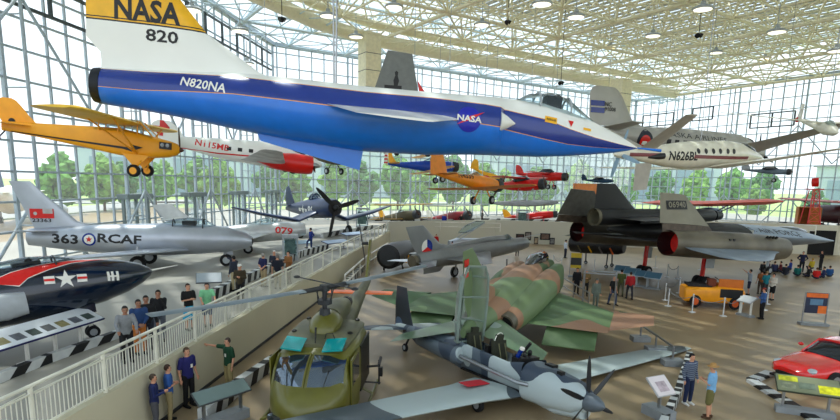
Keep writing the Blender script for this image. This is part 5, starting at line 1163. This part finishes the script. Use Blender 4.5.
person('fair-haired person in yellow crouching beside the standing one', at(811, 273), 100, (.72, .62, .15), (.2, .2, .25), hair=(.7, .55, .25), stance='crouch', pose='lap')
# around the far wall and on the back gallery
person('person in red shirt behind the grey jet fin', at(436, 249), -90, (.75, .05, .08), (.1, .1, .12), pose='down', h=1.6)
person('person in black standing left of the wall pictures', at(492, 254), 200, (.08, .08, .1), (.08, .08, .1), pose='front')
person('person in black crouching before the back wall', at(452, 254), 150, (.06, .06, .08), (.08, .08, .1), stance='crouch', pose='lap')
person('person in turquoise shirt beyond the camouflaged jet', at(517, 256), -90, (.10, .55, .50), (.2, .2, .22), pose='down', h=1.7)
person('person in blue on the back gallery by the maroon biplane', at(444, 228, UZ), -90, (.08, .16, .55), (.1, .1, .12), pose='down')
person('person in black on the back gallery right of the one in blue', at(461, 228, UZ), -60, (.06, .06, .08), (.08, .08, .1), pose='hip')
person('person in grey on the back gallery near the maroon biplane engine', at(482, 223, UZ), 200, (.35, .34, .32), (.1, .1, .12), pose='down')
person('dark-clothed person at the right windows by the coral wing', at(716, 224, UZ), -90, (.06, .06, .07), (.06, .06, .07), pose='front')
# ---------------- white railing along the gallery edge ----------------
RW = mat('railing_white', (.88, .87, .80), .4)
rail = empty('railing', 'long white picket railing on the edge of the raised gallery', 'railing', (0, 0, UZ+.12))
def rp(Y, z=0): return V((wline(Y)+.1, Y, z))
B().tube(rp(3, 1.02), rp(61.5, 1.02), .045).obj('handrail', RW, rail)
B().tube(rp(3, .85), rp(61.5, .85), .025).obj('upper_rail', RW, rail)
B().tube(rp(3, .08), rp(61.5, .08), .025).obj('lower_rail', RW, rail)
Y = 4.0
while Y < 61.5:
    B().tube(rp(Y, 0), rp(Y, 1.02), .05).obj('post', RW, rail)
    if Y < 31:
        b = B().box(rp(Y+1.15, .86), (.02, 2.3, .02)).box(rp(Y+1.15, .08), (.02, 2.3, .02))
        for k in range(1, 18): b.tube(rp(Y+k*2.3/18, .08), rp(Y+k*2.3/18, .86), .012, None, 5)
        b.obj('picket_panel', RW, rail)
    Y += 2.3
# ---------------- black and white striped kerbs ----------------
def kerb(pts, label, h=.45, d=.3, seg=.42, z=0, group=None):
    b = B(); pts = [V(p) for p in pts]; k = 0
    for a, c in zip(pts, pts[1:]):
        L = (c-a).length; u = (c-a)/L; n_ = V((-u.y, u.x, 0)); m = max(1, round(L/seg)); st = L/m
        for i in range(m):
            q = []
            for s0, off in ((i*st, 0), ((i+1)*st, 0)):
                lo, hi = a+u*s0, a+u*(s0+st*.55)
                if i == m-1 and s0 > i*st: hi = a+u*(s0)
                if i == 0 and s0 == 0: hi = a+u*0
                q.append([lo+n_*d/2, lo-n_*d/2, hi-n_*d/2+V((0, 0, h)), hi+n_*d/2+V((0, 0, h))])
            b.rings(q, k % 2, True); k += 1
    o = b.obj('striped_kerb', [mat('kerb_white', (.80, .81, .80), .6), mat('kerb_black', (.06, .06, .07), .6)], None, 0)
    tag(o, label, 'kerb', group); return o
def gpt(x, y, z): return G(x, y, z)
kerb([gpt(-10, 386, UZ), gpt(50, 362, UZ), gpt(120, 337, UZ)], 'striped kerb under the long display board on the gallery', .26, .2, .55)
kerb([gpt(207, 302, UZ), gpt(245, 283, UZ), gpt(280, 267, UZ), gpt(302, 256, UZ), gpt(326, 250, UZ)], 'striped kerb before the silver jet nose on the gallery')
kerb([gpt(322, 238, UZ), gpt(350, 232.5, UZ), gpt(372, 229, UZ), gpt(392, 227.5, UZ)], 'striped kerb in front of the gull-winged fighter', .45, .3, .9)
kerb([gpt(396, 226.5, UZ), gpt(450, 227.5, UZ), gpt(500, 228.5, UZ), gpt(560, 229.5, UZ)], 'striped kerb along the back gallery edge, middle', .5, .3, 1.0)
kerb([gpt(350, 221, UZ), gpt(420, 221, UZ), gpt(500, 222, UZ), gpt(560, 223, UZ)], 'striped kerb under the far windows behind the biplanes', .5, .3, 1.1)
kerb([gpt(768, 224, UZ), gpt(800, 226, UZ), gpt(840, 229, UZ)], 'striped kerb on the right gallery by the wooden crate', .5, .4, 1.0)
kerb([gpt(203, 424, 0), gpt(240, 391, 0), gpt(275, 366, 0)], 'striped kerb on the lower floor left of the helicopter')
kerb([gpt(345, 287, 0), gpt(362, 271, 0)], 'short striped kerb at the foot of the ramp beyond the helicopter tail')
kerb([gpt(662, 430, 0), gpt(678, 395, 0), gpt(689, 358, 0)], 'striped kerb curving beside the white tilted sign', .28, .22, .3)
kerb([gpt(770, 374, 0), gpt(751, 382, 0), gpt(787, 404, 0), gpt(828, 430, 0)], 'striped kerb around the front of the red car', .12, .36, .42)
# ---------------- signs and display boards ----------------
def board(label, c, rz, w_, d, h, tilt=25, face=(.85, .87, .88), edge=(.08, .10, .35), art=(), base=None, legs=2, name='information_sign', group=None, postm=STEEL):
    t = empty(name, label, 'sign', tuple(c), rz, group)
    Rt = Matrix.Rotation(R(tilt), 3, 'X')
    B().box((0, 0, h), (w_, d, .05), Rt).obj('panel', mat('panel_edge_%02x%02x' % (int(edge[0]*255), int(edge[2]*255)), edge, .5), t)
    B().box(V((0, 0, h))+Rt @ V((0, 0, .032)), (w_-.05, d-.05, .012), Rt).obj('panel_face', mat('panel_face_%02x%02x%02x' % tuple(int(q*255) for q in face), face, .4, 0, .03), t)
    for x0, y0, x1, y1, col in art:
        B().box(V((0, 0, h))+Rt @ V(((x0+x1)/2*w_/2, (y0+y1)/2*d/2, .042)), ((x1-x0)*w_/2, (y1-y0)*d/2, .008), Rt).obj('picture', mat('art_%02x%02x%02x' % tuple(int(q*255) for q in col), col, .5, 0, .2, 6), t)
    for k in range(legs):
        x = 0 if legs == 1 else (-.35+.7*k/(legs-1))*w_
        B().box((x, 0, h/2), (.07, .09, h)).obj('post', postm, t)
        if not base: B().box((x, 0, .03), (.3, .5, .06)).obj('foot', postm, t)
    if base: B().box((0, 0, base[2]/2), base).obj('base', mat('plinth_grey', (.55, .57, .58), .5), t)
    return t
def yaw2(a, b): return math.atan2(b.y-a.y, b.x-a.x)
a, b_ = G(-30, 349, UZ+.95), G(94, 313, UZ+.95)
art = [(-.95+.24*k, -.6, -.79+.24*k, .1, [(.35, .36, .36), (.55, .52, .35), (.4, .42, .45), (.25, .3, .28)][k % 4]) for k in range(8)]
board('long white display board with navy edge beside the dark blue jet', ((a.x+b_.x)/2, (a.y+b_.y)/2, UZ), yaw2(a, b_), (b_-a).length, .85, .95, 24, art=art, legs=4, name='display_board', postm=WHITE)
board('grey tilted sign on a low plinth right of the green polo', (*G(222, 392, 0.95).xy, 0), R(52), 1.7, .5, .95, 35, (.45, .52, .50), (.3, .32, .33), base=(1.5, .45, .28))
board('white tilted sign on a single post by the striped kerb, foreground right', (*G(661, 386, 1.0).xy, 0), R(25), .75, .7, 1.0, 40, (.90, .86, .86), (.75, .75, .75), [(-.5, -.6, .5, .4, (.75, .68, .70))], base=(.5, .9, .3), legs=1)
board('sign with yellow and green map in front of the red car', (*G(808, 386, 0.95).xy, 0), R(-22), 1.75, .75, .95, 28, (.52, .54, .42), (.25, .28, .22), [(-.9, .2, -.3, .8, (.85, .85, .2)), (.3, -.8, .95, .1, (.92, .90, .12)), (-.3, -.5, .2, .2, (.45, .5, .42)), (-.85, -.7, -.4, 0, (.6, .62, .5))], base=(1.6, .35, .2))
board('small pale sign on the gallery beside the pale green polo', (*G(209, 278, UZ+1.0).xy, UZ), R(20), 1.1, .7, 1.0, 30, (.62, .66, .68), (.35, .37, .38), legs=1)
for i, (x, y, l_) in enumerate([(621, 281, 'left'), (631, 284, 'second from left'), (642, 287, 'third from left'), (652, 289, 'right')]):
    board('blue-topped slanted stand in the row under the dark jet, %s' % ('%s one' % l_), (*gpt(x, y, 0).xy, 0), R(-35), 1.1, .7, .95, 30, (.35, .50, .58), (.75, .8, .84), base=(1.1, .5, .1), group='slanted stands under the dark jet', postm=LGREY)
board('white slanted stand beside the yellow tractor', (*gpt(745, 316, 0).xy, 0), R(-70), .9, .6, .95, 30, (.84, .85, .85), (.7, .7, .7), base=(.9, .4, .12), postm=WHITE)
for i, (x, y) in enumerate([(336, 249), (353, 240)]):
    board('low blue-white table display behind the railing, %s one' % ('nearer' if i == 0 else 'farther'), (*gpt(x, y, UZ).xy, UZ), R(55), 2.6, .8, .6, 12, (.68, .76, .86), (.2, .28, .45), name='table_display')
board('pale blue low display at the foot of the person in blue jacket and jeans', (*gpt(298, 250, UZ).xy, UZ), R(35), 2.2, .8, .6, 14, (.66, .78, .86), (.6, .62, .66), name='table_display')
# upright poster stand
def poster(label, c, rz, w_, h, art, face):
    t = empty('poster_stand', label, 'sign', (*c.xy, 0), rz)
    B().box((0, 0, .06), (w_*1.35, .45, .12)).obj('base', mat('plinth_grey', (.55, .57, .58), .5), t)
    for s in (1, -1): B().box((s*w_*.55, 0, h/2), (.05, .06, h)).obj('post', STEEL, t)
    B().box((0, 0, h*.68), (w_, .05, h*.62)).obj('poster', mat('poster_face_%d' % int(face[0]*100), face, .5), t)
    for x0, z0, x1, z1, col in art: B().box(((x0+x1)/2*w_, -.032, (z0+z1)/2*h), ((x1-x0)*w_, .012, (z1-z0)*h)).obj('picture', mat('pa_%02x%02x%02x' % tuple(int(q*255) for q in col), col, .5, 0, .1, 4), t)
    return t
poster('orange and dark blue poster on a steel stand in the open floor', gpt(813, 325, 0), R(-12), 1.0, 1.75, [(-.5, .85, .5, .98, (.90, .42, .12)), (-.5, .37, .1, .6, (.10, .14, .25)), (.1, .37, .5, .6, (.93, .45, .12)), (-.3, .62, .3, .8, (.35, .5, .62))], (.12, .17, .28))
poster('yellow and dark notice board beside the black jet engine', gpt(575, 277, 0), R(-10), .8, 1.9, [(-.5, .5, .5, .8, (.15, .15, .15))], (.80, .68, .10))
# glass cases
def case(label, c, rz, z, w_=1.3, h=2.1):
    t = empty('display_case', label, 'case', (*c.xy, z), rz)
    B().box((0, 0, .15), (w_, w_*.7, .3)).obj('base', LGREY, t); B().box((0, 0, h-.1), (w_, w_*.7, .2)).obj('top', LGREY, t)
    for a in (1, -1):
        for b2 in (1, -1): B().box((a*(w_/2-.05), b2*(w_*.35-.05), h/2), (.09, .09, h-.4)).obj('corner_post', LGREY, t)
    B().box((0, .1, h/2), (w_*.7, .05, h*.62)).obj('back_panel', mat('case_green', (.50, .56, .52), .6, 0, .2, 3), t)
    B().box((0, -w_*.34, h/2), (w_*.85, .01, h-.45)).obj('pane', CLEAR, t)
case('grey framed display case on the gallery behind the navy shirts', gpt(290.5, 260, UZ), R(15), UZ, 1.05, 1.75)
case('grey framed display case on the gallery at the end of the railing', gpt(362, 228, UZ), R(10), UZ, 1.4, 2.4)
case('small dark display case on the back gallery by the low red airplane', gpt(522, 226, UZ), R(0), UZ, 1.6, 2.2)
# framed pictures on the back wall
for x, y, w_, h, c in [(520, 237.5, 1.0, .9, (.30, .18, .16)), (528, 236, .75, 1.0, (.55, .52, .5)), (545, 236.5, 1.2, .8, (.45, .35, .3)), (552, 241, .6, .8, (.5, .5, .5)), (536, 240.5, .5, .9, (.7, .62, .5)), (605, 240, .9, .8, (.4, .38, .36))]:
    pts = [V((wline(62), 62, 0)), V((9, 68.4, 0)), V((27, 65.8, 0))]; r_ = ray(x, y); best = None
    for p0, p1 in zip(pts, pts[1:]):
        d = p1-p0; den = r_.x*d.y-r_.y*d.x; tt = (p0.x*d.y-p0.y*d.x)/den; uu = (p0.x*r_.y-p0.y*r_.x)/den
        if 0 <= uu <= 1: best = (V((r_.x*tt, r_.y*tt, CAMH+r_.z*tt)), d)
    if best:
        q, d = best; nn = V((d.y, -d.x, 0)).normalized()
        t = empty('framed_picture', 'dark framed picture on the pale back wall', 'picture', tuple(q+nn*.2), math.atan2(d.y, d.x), 'framed pictures on the back wall')
        B().box((0, 0, 0), (w_, .06, h)).obj('frame', BLACK, t); B().box((0, -.04, 0), (w_*.7, .02, h*.7)).obj('picture', mat('pic_%02x%02x' % (int(c[0]*255), int(c[1]*255)), c, .5, 0, .3, 3), t)
# dark doorway in the right-hand wall with its sign line
p = gpt(819, 268, 0)
B
def on_wall(x, y, pts):
    r_ = ray(x, y)
    for p0, p1 in zip(pts, pts[1:]):
        p0, p1 = V((*p0, 0)), V((*p1, 0)); d = p1-p0; den = r_.x*d.y-r_.y*d.x; tt = (p0.x*d.y-p0.y*d.x)/den; uu = (p0.x*r_.y-p0.y*r_.x)/den
        if 0 <= uu <= 1 and tt > 0: return V((r_.x*tt, r_.y*tt, CAMH+r_.z*tt)), d.normalized()
RWL = [(27, 65.8), (46, 61.9), (60, 65.9), (78, 30)]
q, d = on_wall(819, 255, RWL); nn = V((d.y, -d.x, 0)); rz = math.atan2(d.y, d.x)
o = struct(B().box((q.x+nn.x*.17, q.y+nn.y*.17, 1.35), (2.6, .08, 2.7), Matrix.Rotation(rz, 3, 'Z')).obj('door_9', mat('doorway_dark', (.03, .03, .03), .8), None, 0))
# ---------------- stanchions with ropes ----------------
STW = mat('stanchion_white', (.85, .86, .86), .4)
sts = [(553, 267), (561, 271), (594, 272), (667, 277), (677, 279), (679, 293), (665, 300), (668, 306), (692, 312), (723, 337-21), (739, 314), (764, 310), (767, 304), (655, 268), (700, 270)]
st0 = empty('stanchion', 'white rope stanchion standing on the floor near the dark jet', 'stanchion', (0, 0, 0), 0, 'rope stanchions around the dark jet')
B().lathe([(0, .2), (.02, .19), (.05, .04), (.06, .03)], ax=(0, 0, 1)).obj('base', STW, st0); B().tube((0, 0, .05), (0, 0, 1.0), .035).ball((0, 0, 1.02), .05, 8).obj('post', STW, st0)
pos = []
for i, (x, y) in enumerate(sts):
    o = st0 if i == 0 else copy_tree(st0); o.location = G(x, y, 0); pos.append(o.location.copy())
for i, j in ((3, 4), (4, 5), (5, 6), (6, 7), (7, 8), (8, 9), (9, 10), (10, 11), (11, 12), (0, 1)):
    a, c = pos[i]+V((0, 0, .95)), pos[j]+V((0, 0, .95))
    o = B().path([a+(c-a)*(k/8)+V((0, 0, -.28*4*(k/8)*(1-k/8))) for k in range(9)], .02, 5).obj('rope', mat('rope_grey', (.55, .56, .56), .8))
    tag(o, 'rope slung between two white stanchions near the dark jet', 'rope', 'ropes between stanchions')
# ---------------- yellow tractor ----------------
t = empty('tow_tractor', 'yellow tow tractor standing under the dark jet wing', 'vehicle', (*gpt(712, 306, 0).xy, 0), R(-14)); t.scale = (1.0, 1.0, 1.2)
TY = mat('tractor_yellow', (.96, .62, .04), .4, 0, .05)
B().loft([(-1.75, .62, .8, .32, 5), (-1.7, .62, .85, .36, 6), (-.2, .64, .85, .38, 6), (.1, .68, .85, .42, 6), (1.4, .66, .85, .40, 6), (1.5, .6, .8, .34, 5)], 20).obj('body', TY, t)
B().box((-.9, .1, 1.05), (1.3, 1.2, .08)).box((-.9, .1, 1.1), (.8, .8, .06)).obj('deck', BLACK, t)
B().box((.75, -.55, 1.22), (1.3, .1, .5)).box((.75, .1, 1.1), (1.2, 1.0, .1)).obj('engine_cover', mat('rust_orange', (.80, .42, .08), .6), t)
B().box((.75, -.86, .8), (1.2, .03, .42)).obj('engine_bay', BLACK, t)
B().box((-.2, -.1, 1.2), (.4, .6, .4)).obj('seat', mat('seat_brown', (.45, .2, .1), .7), t); B().torus((.1, -.1, 1.42), (.5, 0, 1), .17, .02, 14, 5).obj('steering_wheel', BLACK, t)
for x in (-1.15, 1.0):
    for s in (1, -1): wheel(t, (x, s*.8, .32), .32, .22, hubm=mat('wheel_orange', (.85, .35, .08), .5))
lettering(t.children[0], 'No.63', 702, 297, .32, WHITE, 708, 297.6, 1.2, .03, .02) if 0 else None
marking(t.children[0], [(rect(-.55, -.16, .55, .16), 0, 0)], WHITE, 702, 295.5, 706, 296, name='white_lettering_patch') if 0 else None
# ---------------- red car ----------------
car = empty('car', 'low red sports car with black grille inside the striped kerb at the right edge', 'car')
CR = mat('car_red', (.90, .03, .03), .15, 0, .02, coat=1)
b = B()
secs = [(0, .42, .38, .12), (.15, .44, .62, .20), (.6, .46, .78, .26), (1.2, .50, .84, .31), (1.9, .54, .86, .34), (2.6, .55, .86, .34), (3.6, .56, .84, .33), (4.1, .56, .72, .26), (4.2, .56, .6, .18)]
cbo = b.loft([(-x, z, w_, h, 3.6) for x, z, w_, h in secs], 28).obj('body', CR, car)
B().loft([(-1.45, .80, .62, .05, 3), (-2.1, .96, .66, .26, 3), (-2.5, .99, .64, .28, 3), (-3.2, .95, .58, .22, 3), (-3.9, .80, .5, .05, 3)], 20).obj('windscreen', mat('dark_glass', (.1, .13, .16), .08), car)
B().loft([(-2.05, 1.12, .60, .13, 3), (-2.5, 1.17, .58, .13, 3), (-3.1, 1.12, .52, .12, 3)], 18).obj('roof', CR, car)
for s in (1, -1):
    B().path([(-1.4, s*.62, .82), (-2.1, s*.60, 1.18)], .03, 6).obj('windscreen_pillar', CR, car)
    B().ball((-.33, s*.55, .58), (.18, .13, .09), 10).obj('headlight', mat('lamp_glass', (.75, .78, .8), .1, .3), car)
    for x in (-.95, -3.25): wheel(car, (x, s*.78, .30), .30, .2, hubm=STEEL)
    B().ball((-1.8, s*.98, .92), (.07, .1, .06), 8).obj('mirror', CR, car)
B().loft([(.03, .36, .34, .06, 4), (-.25, .34, .52, .09, 4)], 16).obj('grille', BLACK, car); B().box((-.08, 0, .24), (.4, .9, .06)).obj('front_valance', BLACK, car)
place2(car, (0, 0, .42), G(786, 374, .42), (-4.2, 0, .56), G(786, 374, .42)+V((4.7, 1.6, .15)), 0)
car.location.z = max(0, car.location.z)
tag(B().box(tuple(G(851, 350, 0)+V((0, 0, .7))), (.9, .5, 1.4)).box(tuple(G(851, 350, 0)+V((0, 0, 1.45))), (.95, .55, .1)).obj('cabinet', DGREY, None, 0), 'dark grey cabinet behind the red car at the right edge', 'cabinet')
# ---------------- black jet engine on a trolley ----------------
def engine(label, a, c, r, legs=True):
    t = empty('jet_engine', label, 'engine', tuple(a), yaw2(a, c)); L = (V(c)-V(a)).xy.length
    B().lathe([(0, r*.75), (.1, r*.95), (L*.3, r), (L*.6, r*.9), (L*.9, r*.8), (L, r*.6)], (0, 0, 0), n=20).obj('casing', BLACK, t)
    B().lathe([(-.05, r*.7), (.3, .05)], (0, 0, 0)).obj('intake', DGREY, t)
    for k in range(4): B().tube((L*(.2+.2*k), -r*.98, -.1), (L*(.25+.2*k), -r*.7, -r*.75), .07).obj('pipe', [OD, YEL, STEEL, ORANGE][k], t)
    if legs:
        for x in (.25, .75):
            for s in (1, -1): B().tube((L*x, s*r*.6, -.4), (L*x, s*r*.8, -a[2]+.15), .06).obj('trolley_leg', DGREY, t); wheel(t, (L*x, s*r*.8, .16-a[2]), .16, .1)
    return t
e0, e1 = P(571, 250, 51), P(624, 253, 48)
e0.z = e1.z = 1.9; engine('black jet engine on a wheeled stand under the dark jet', e0, e1, .85)
e0, e1 = P(388, 254, 43), P(409, 248, 49); e0.z = e1.z = 1.3; engine('black covered engine standing left of the grey jet tail', e0, e1, 1.0)
tag(B().box(tuple(G(706, 290, 0)+V((0, 3.2, .4))), (.7, .6, .8)).obj('service_box', mat('rust_orange', (.80, .42, .08), .6), None, 0), 'orange service box behind the yellow tractor', 'box') if 0 else None
# ---------------- ramp rails and low rails ----------------
def railrun(label, pts, h=1.0, mid=True, m=STEEL, base=False, step=2.0, rr=.04, name='handrail'):
    t = empty(name, label, 'railing', tuple(pts[0])); o = V(pts[0]); ps = [V(p)-o for p in pts]
    B().path([p+V((0, 0, h)) for p in ps], rr, 6).obj('top_rail', m, t)
    if mid: B().path([p+V((0, 0, h*.5)) for p in ps], rr*.8, 6).obj('middle_rail', m, t)
    for w_i, (a, c) in enumerate(zip(ps, ps[1:])):
        n_ = max(1, int((c-a).length/step))
        for k in range(1 if w_i else 0, n_+1):
            q = a+(c-a)*(k/n_); B().tube(q, q+V((0, 0, h)), rr*.9).obj('post', m, t)
            if base: B().box(q+V((0, 0, .12)), (.8, .5, .24)).obj('base', mat('plinth_grey', (.55, .57, .58), .5), t)
    return t
railrun('grey handrail of the ramp beside the camouflaged right wing', [G(541, 281, 0), G(560, 292, 0), G(588, 311, 0)], 1.05)
railrun('low steel rail on concrete blocks by the long grey wing tip', [G(640, 341, 0), G(655, 352, 0), G(672, 365, 0)], .75, False, STEEL, True, 1.6, .05, 'low_rail')
railrun('white handrail beside the gallery wall beyond the helicopter', [G(345, 292, 0), G(366, 270, 0), G(388, 254, 0)], 1.1, True, WHITE, step=3, rr=.06)
railrun('white handrail on the back gallery in front of the biplanes', [G(392, 230, UZ), G(440, 231, UZ), G(500, 232, UZ)], 1.0, True, WHITE, step=3, rr=.04)
railrun('white handrail at the right gallery before the wooden crate', [G(700, 229, UZ+1.0), G(760, 231, UZ+1.0), G(815, 236, UZ+1.0)], 1.0, True, WHITE, step=4, rr=.05)
# pipe-framed booth
t = empty('pipe_frame', 'grey pipe frame booth around the flight overalls', 'frame', tuple(G(598, 306, 0)), R(-20))
for x in (-.9, .9):
    for y in (-.5, .5): B().tube((x, y, 0), (x, y, 2.0), .035).obj('upright', STEEL, t)
    B().tube((x, -.5, 2.0), (x, .5, 2.0), .035).obj('crossbar', STEEL, t)
for y in (-.5, .5): B().tube((-.9, y, 2.0), (.9, y, 2.0), .035).obj('crossbar', STEEL, t)
# ---------------- wooden crate, red lattice beacon, orange board ----------------
cp = P(806, 228, 68.5); t = empty('wooden_crate', 'orange-brown open wooden crate standing on the right gallery', 'crate', (cp.x, cp.y, cp.z), R(-25))
WD = mat('orange_wood', (.72, .42, .12), .6, 0, .15, 2)
B().box((0, .9, 1.25), (2.2, .1, 2.5)).box((-1.1, 0, 1.25), (.1, 1.9, 2.5)).box((0, 0, .05), (2.2, 1.9, .1)).box((0, 0, 2.5), (2.2, 1.9, .1)).obj('body', WD, t, 0)
B().box((.6, -.9, 1.25), (1.1, .1, 2.4)).obj('door', WD, t, 0); B().box((1.15, 0, 1.25), (.1, 1.9, 2.5)).obj('side_board', WD, t, 0)
bp = P(812, 206, 67); t = empty('beacon_tower', 'red lattice beacon tower rising behind the wooden crate', 'tower', (bp.x, bp.y, UZ), 0)
PK = mat('beacon_red', (.85, .22, .20), .5); hgt = P(812, 190, 67).z-UZ
for a in (0, 1, 2, 3):
    x, y = [(1, 1), (1, -1), (-1, -1), (-1, 1)][a]; B().tube((x*.9, y*.9, 0), (x*.35, y*.35, hgt), .06).obj('leg', PK, t)
for k in range(6):
    z = hgt*k/6; z2 = hgt*(k+1)/6; f0, f1 = .9-.55*k/6, .9-.55*(k+1)/6
    b = B().tube((-f0, -f0, z), (f1, -f1, z2), .035).tube((f0, -f0, z), (-f1, -f1, z2), .035).tube((-f1, -f1, z2), (f1, -f1, z2), .035); b.obj('lattice', PK, t)
B().box((0, 0, hgt+.1), (1.4, 1.4, .12)).obj('platform', PK, t); B().lathe([(-.4, .1), (-.35, .5), (.3, .55), (.35, .4)], (0, 0, hgt+.9), (.8, -.5, .1), 14).obj('beacon_lamp', RED, t)
op = P(592, 196, 88); t = empty('notice_board', 'large orange board standing before the far windows behind the dark fins', 'board', (op.x, op.y, UZ), R(25))
B().box((0, 0, 4.2), (7.5, .15, 3.2)).obj('panel', mat('board_orange', (.88, .52, .26), .6), t, 0)
for s in (1, -1): B().box((s*3.6, 0, 2.9), (.15, .15, 5.8)).obj('post', LGREY, t)
# cockpit section with raised clear canopy in front of the back wall
t = empty('cockpit_display', 'white cockpit section with raised clear canopy before the back wall', 'display', (*G(470, 253, 0).xy, 0), R(20))
B().loft([(-2.4, .9, .3, .4, 3), (-1.5, .95, .6, .6, 3), (1.2, .95, .6, .55, 3), (2.6, .85, .2, .25)], 18).obj('nose_section', SILVER, t)
b = B().loft([(-1.4, 2.1, .05, .05), (-.6, 2.45, .45, .42), (.6, 2.9, .42, .42), (1.5, 3.2, .08, .1)], 14).obj('canopy', CLEAR, t)
B().path([(-1.4, .45, 1.5), (-.4, .48, 2.1), (1.5, .1, 3.1)], .05).path([(-1.4, -.45, 1.5), (-.4, -.48, 2.1), (1.5, -.1, 3.1)], .05).path([(-1.4, -.45, 1.5), (-1.4, .45, 1.5)], .05).obj('canopy_frame', LGREY, t)
for x in (-1, 1): B().box((x, 0, .2), (.1, 1.2, .4)).obj('stand', LGREY, t)
# ---------------- ceiling lamps ----------------
lm0 = None
lamps = [(703, 8, 46), (653, 35, 58), (777, 31, 50), (716, 52, 68), (837, 50, 52), (576, 16, 50), (482, 24, 56), (328, 15, 52), (394, 6, 50), (356, 36, 60), (192, 9, 48), (240, 30, 52), (247, 63, 62), (542, 3, 44), (610, 46, 70), (765, 58, 76)]
lm0 = empty('ceiling_lamp', 'round pale high-bay lamp hanging under the roof truss', 'lamp', (0, 0, 0), 0, 'high-bay lamps under the roof')
B().lathe([(-.12, .75), (0, .78), (.12, .6), (.2, .22), (.5, .18)], ax=(0, 0, 1), n=18).obj('lamp_shade', LGREY, lm0)
B().lathe([(-.14, .02), (-.13, .68)], ax=(0, 0, 1), n=18).obj('lens', mat('lamp_lens', (.95, .93, .85), .4, emit=1.2), lm0)
B().tube((0, 0, .5), (0, 0, 2.2), .04).obj('stem', LGREY, lm0)
for i, (x, y, Y) in enumerate(lamps):
    o = lm0 if i == 0 else copy_tree(lm0); q = P(x, y, Y); o.location = q
for x, y, Y, l_ in [(699, 34, 50, 'above the cream business airplane'), (508, 21, 56, 'above the blue and white jet cockpit'), (282, 18, 50, 'near the bent roof edge'), (561, 82, 62, 'above the airliner fin')]:
    q = P(x, y, Y); t = empty('spotlight_cluster', 'small black spotlight cluster %s' % l_, 'lamp', tuple(q), 0)
    B().tube((0, 0, 0), (0, 0, ROOF-.05-q.z), .03).obj('stem', BLACK, t)
    for k in range(3): B().lathe([(0, .12), (.3, .2)], (0, 0, 0), (math.cos(2*k), math.sin(2*k), -.6)).obj('spotlight', BLACK, t)
# ---------------- suspension cables ----------------
for nm, lx, lz, lab in [('high_wing_airplane', -1.8, .3, 'yellow high-wing airplane'), ('twin_engine_airplane', -3.5, .3, 'white twin'), ('biplane', -2, .2, 'blue biplane'), ('biplane.001', -2, .2, 'orange-yellow biplane'), ('seaplane', -2, .3, 'red seaplane'), ('racing_airplane', -2, .2, 'red airplane right of the seaplane'), ('racing_airplane.001', -2, .2, 'small yellow airplane'), ('light_airplane', -2, .2, 'small blue high-wing airplane'), ('light_airplane.001', -2, .2, 'grey-blue airplane'), ('light_airplane.002', -2, .2, 'olive airplane'), ('racing_airplane.003', -2, .2, 'red airplane with wheel spats'), ('glider', -2, .2, 'white glider'), ('jet_fighter.006', -5, .2, 'grey jet with the penguin'), ('business_airplane', -6, .4, 'cream business airplane'), ('airliner', -7, .5, 'grey airliner')]:
    ro = bpy.data.objects[nm]; fo = [c for c in ro.children if c.name.startswith('fuselage')][0]
    h = bvh(fo).ray_cast(V((lx, 0.02, 9)), V((0, 0, -1))); q = mw(ro) @ (h[0] or V((lx, 0, lz))); tag(B().tube(q-V((0, 0, .02)), V((q.x, q.y, ROOF-.05)), .02, None, 5).obj('cable', STEEL), 'thin steel cable holding the %s' % lab, 'cable')

# ---------------- set every landing gear on the floor it stands on ----------------
for nm, fz in [('jet_fighter.001', UZ), ('jet_fighter.002', UZ), ('jet_fighter.003', UZ), ('propeller_fighter', UZ), ('jet_fighter.004', 0), ('jet_fighter.005', 0), ('helicopter', 0), ('propeller_airplane', 0), ('reconnaissance_jet', 0), ('biplane.002', UZ), ('biplane.003', UZ), ('racing_airplane.002', UZ), ('vintage_airplane', UZ), ('racing_airplane.004', UZ)]:
    o = bpy.data.objects[nm]; M = mw(o); inv = M.to_3x3().inverted(); sets = {}
    for c in o.children:
        b_ = c.name.split('.')[0]
        if 'wheel' not in b_ and 'skid' not in b_ and 'gear' not in b_: continue
        side = '' if ('skid' in b_) else ('n' if 'nose' in b_ else 't' if 'tail' in b_ else ('a' if sum(v.co.y for v in c.data.vertices) > 0 else 'b'))
        sets.setdefault(side, []).append(c)
    for cs in sets.values():
        zs = [(M @ v.co).z for c in cs for v in c.data.vertices if 'door' not in c.name]
        if not zs: continue
        d = fz - min(zs)
        for c in cs: c.location = c.location + inv @ V((0, 0, d))
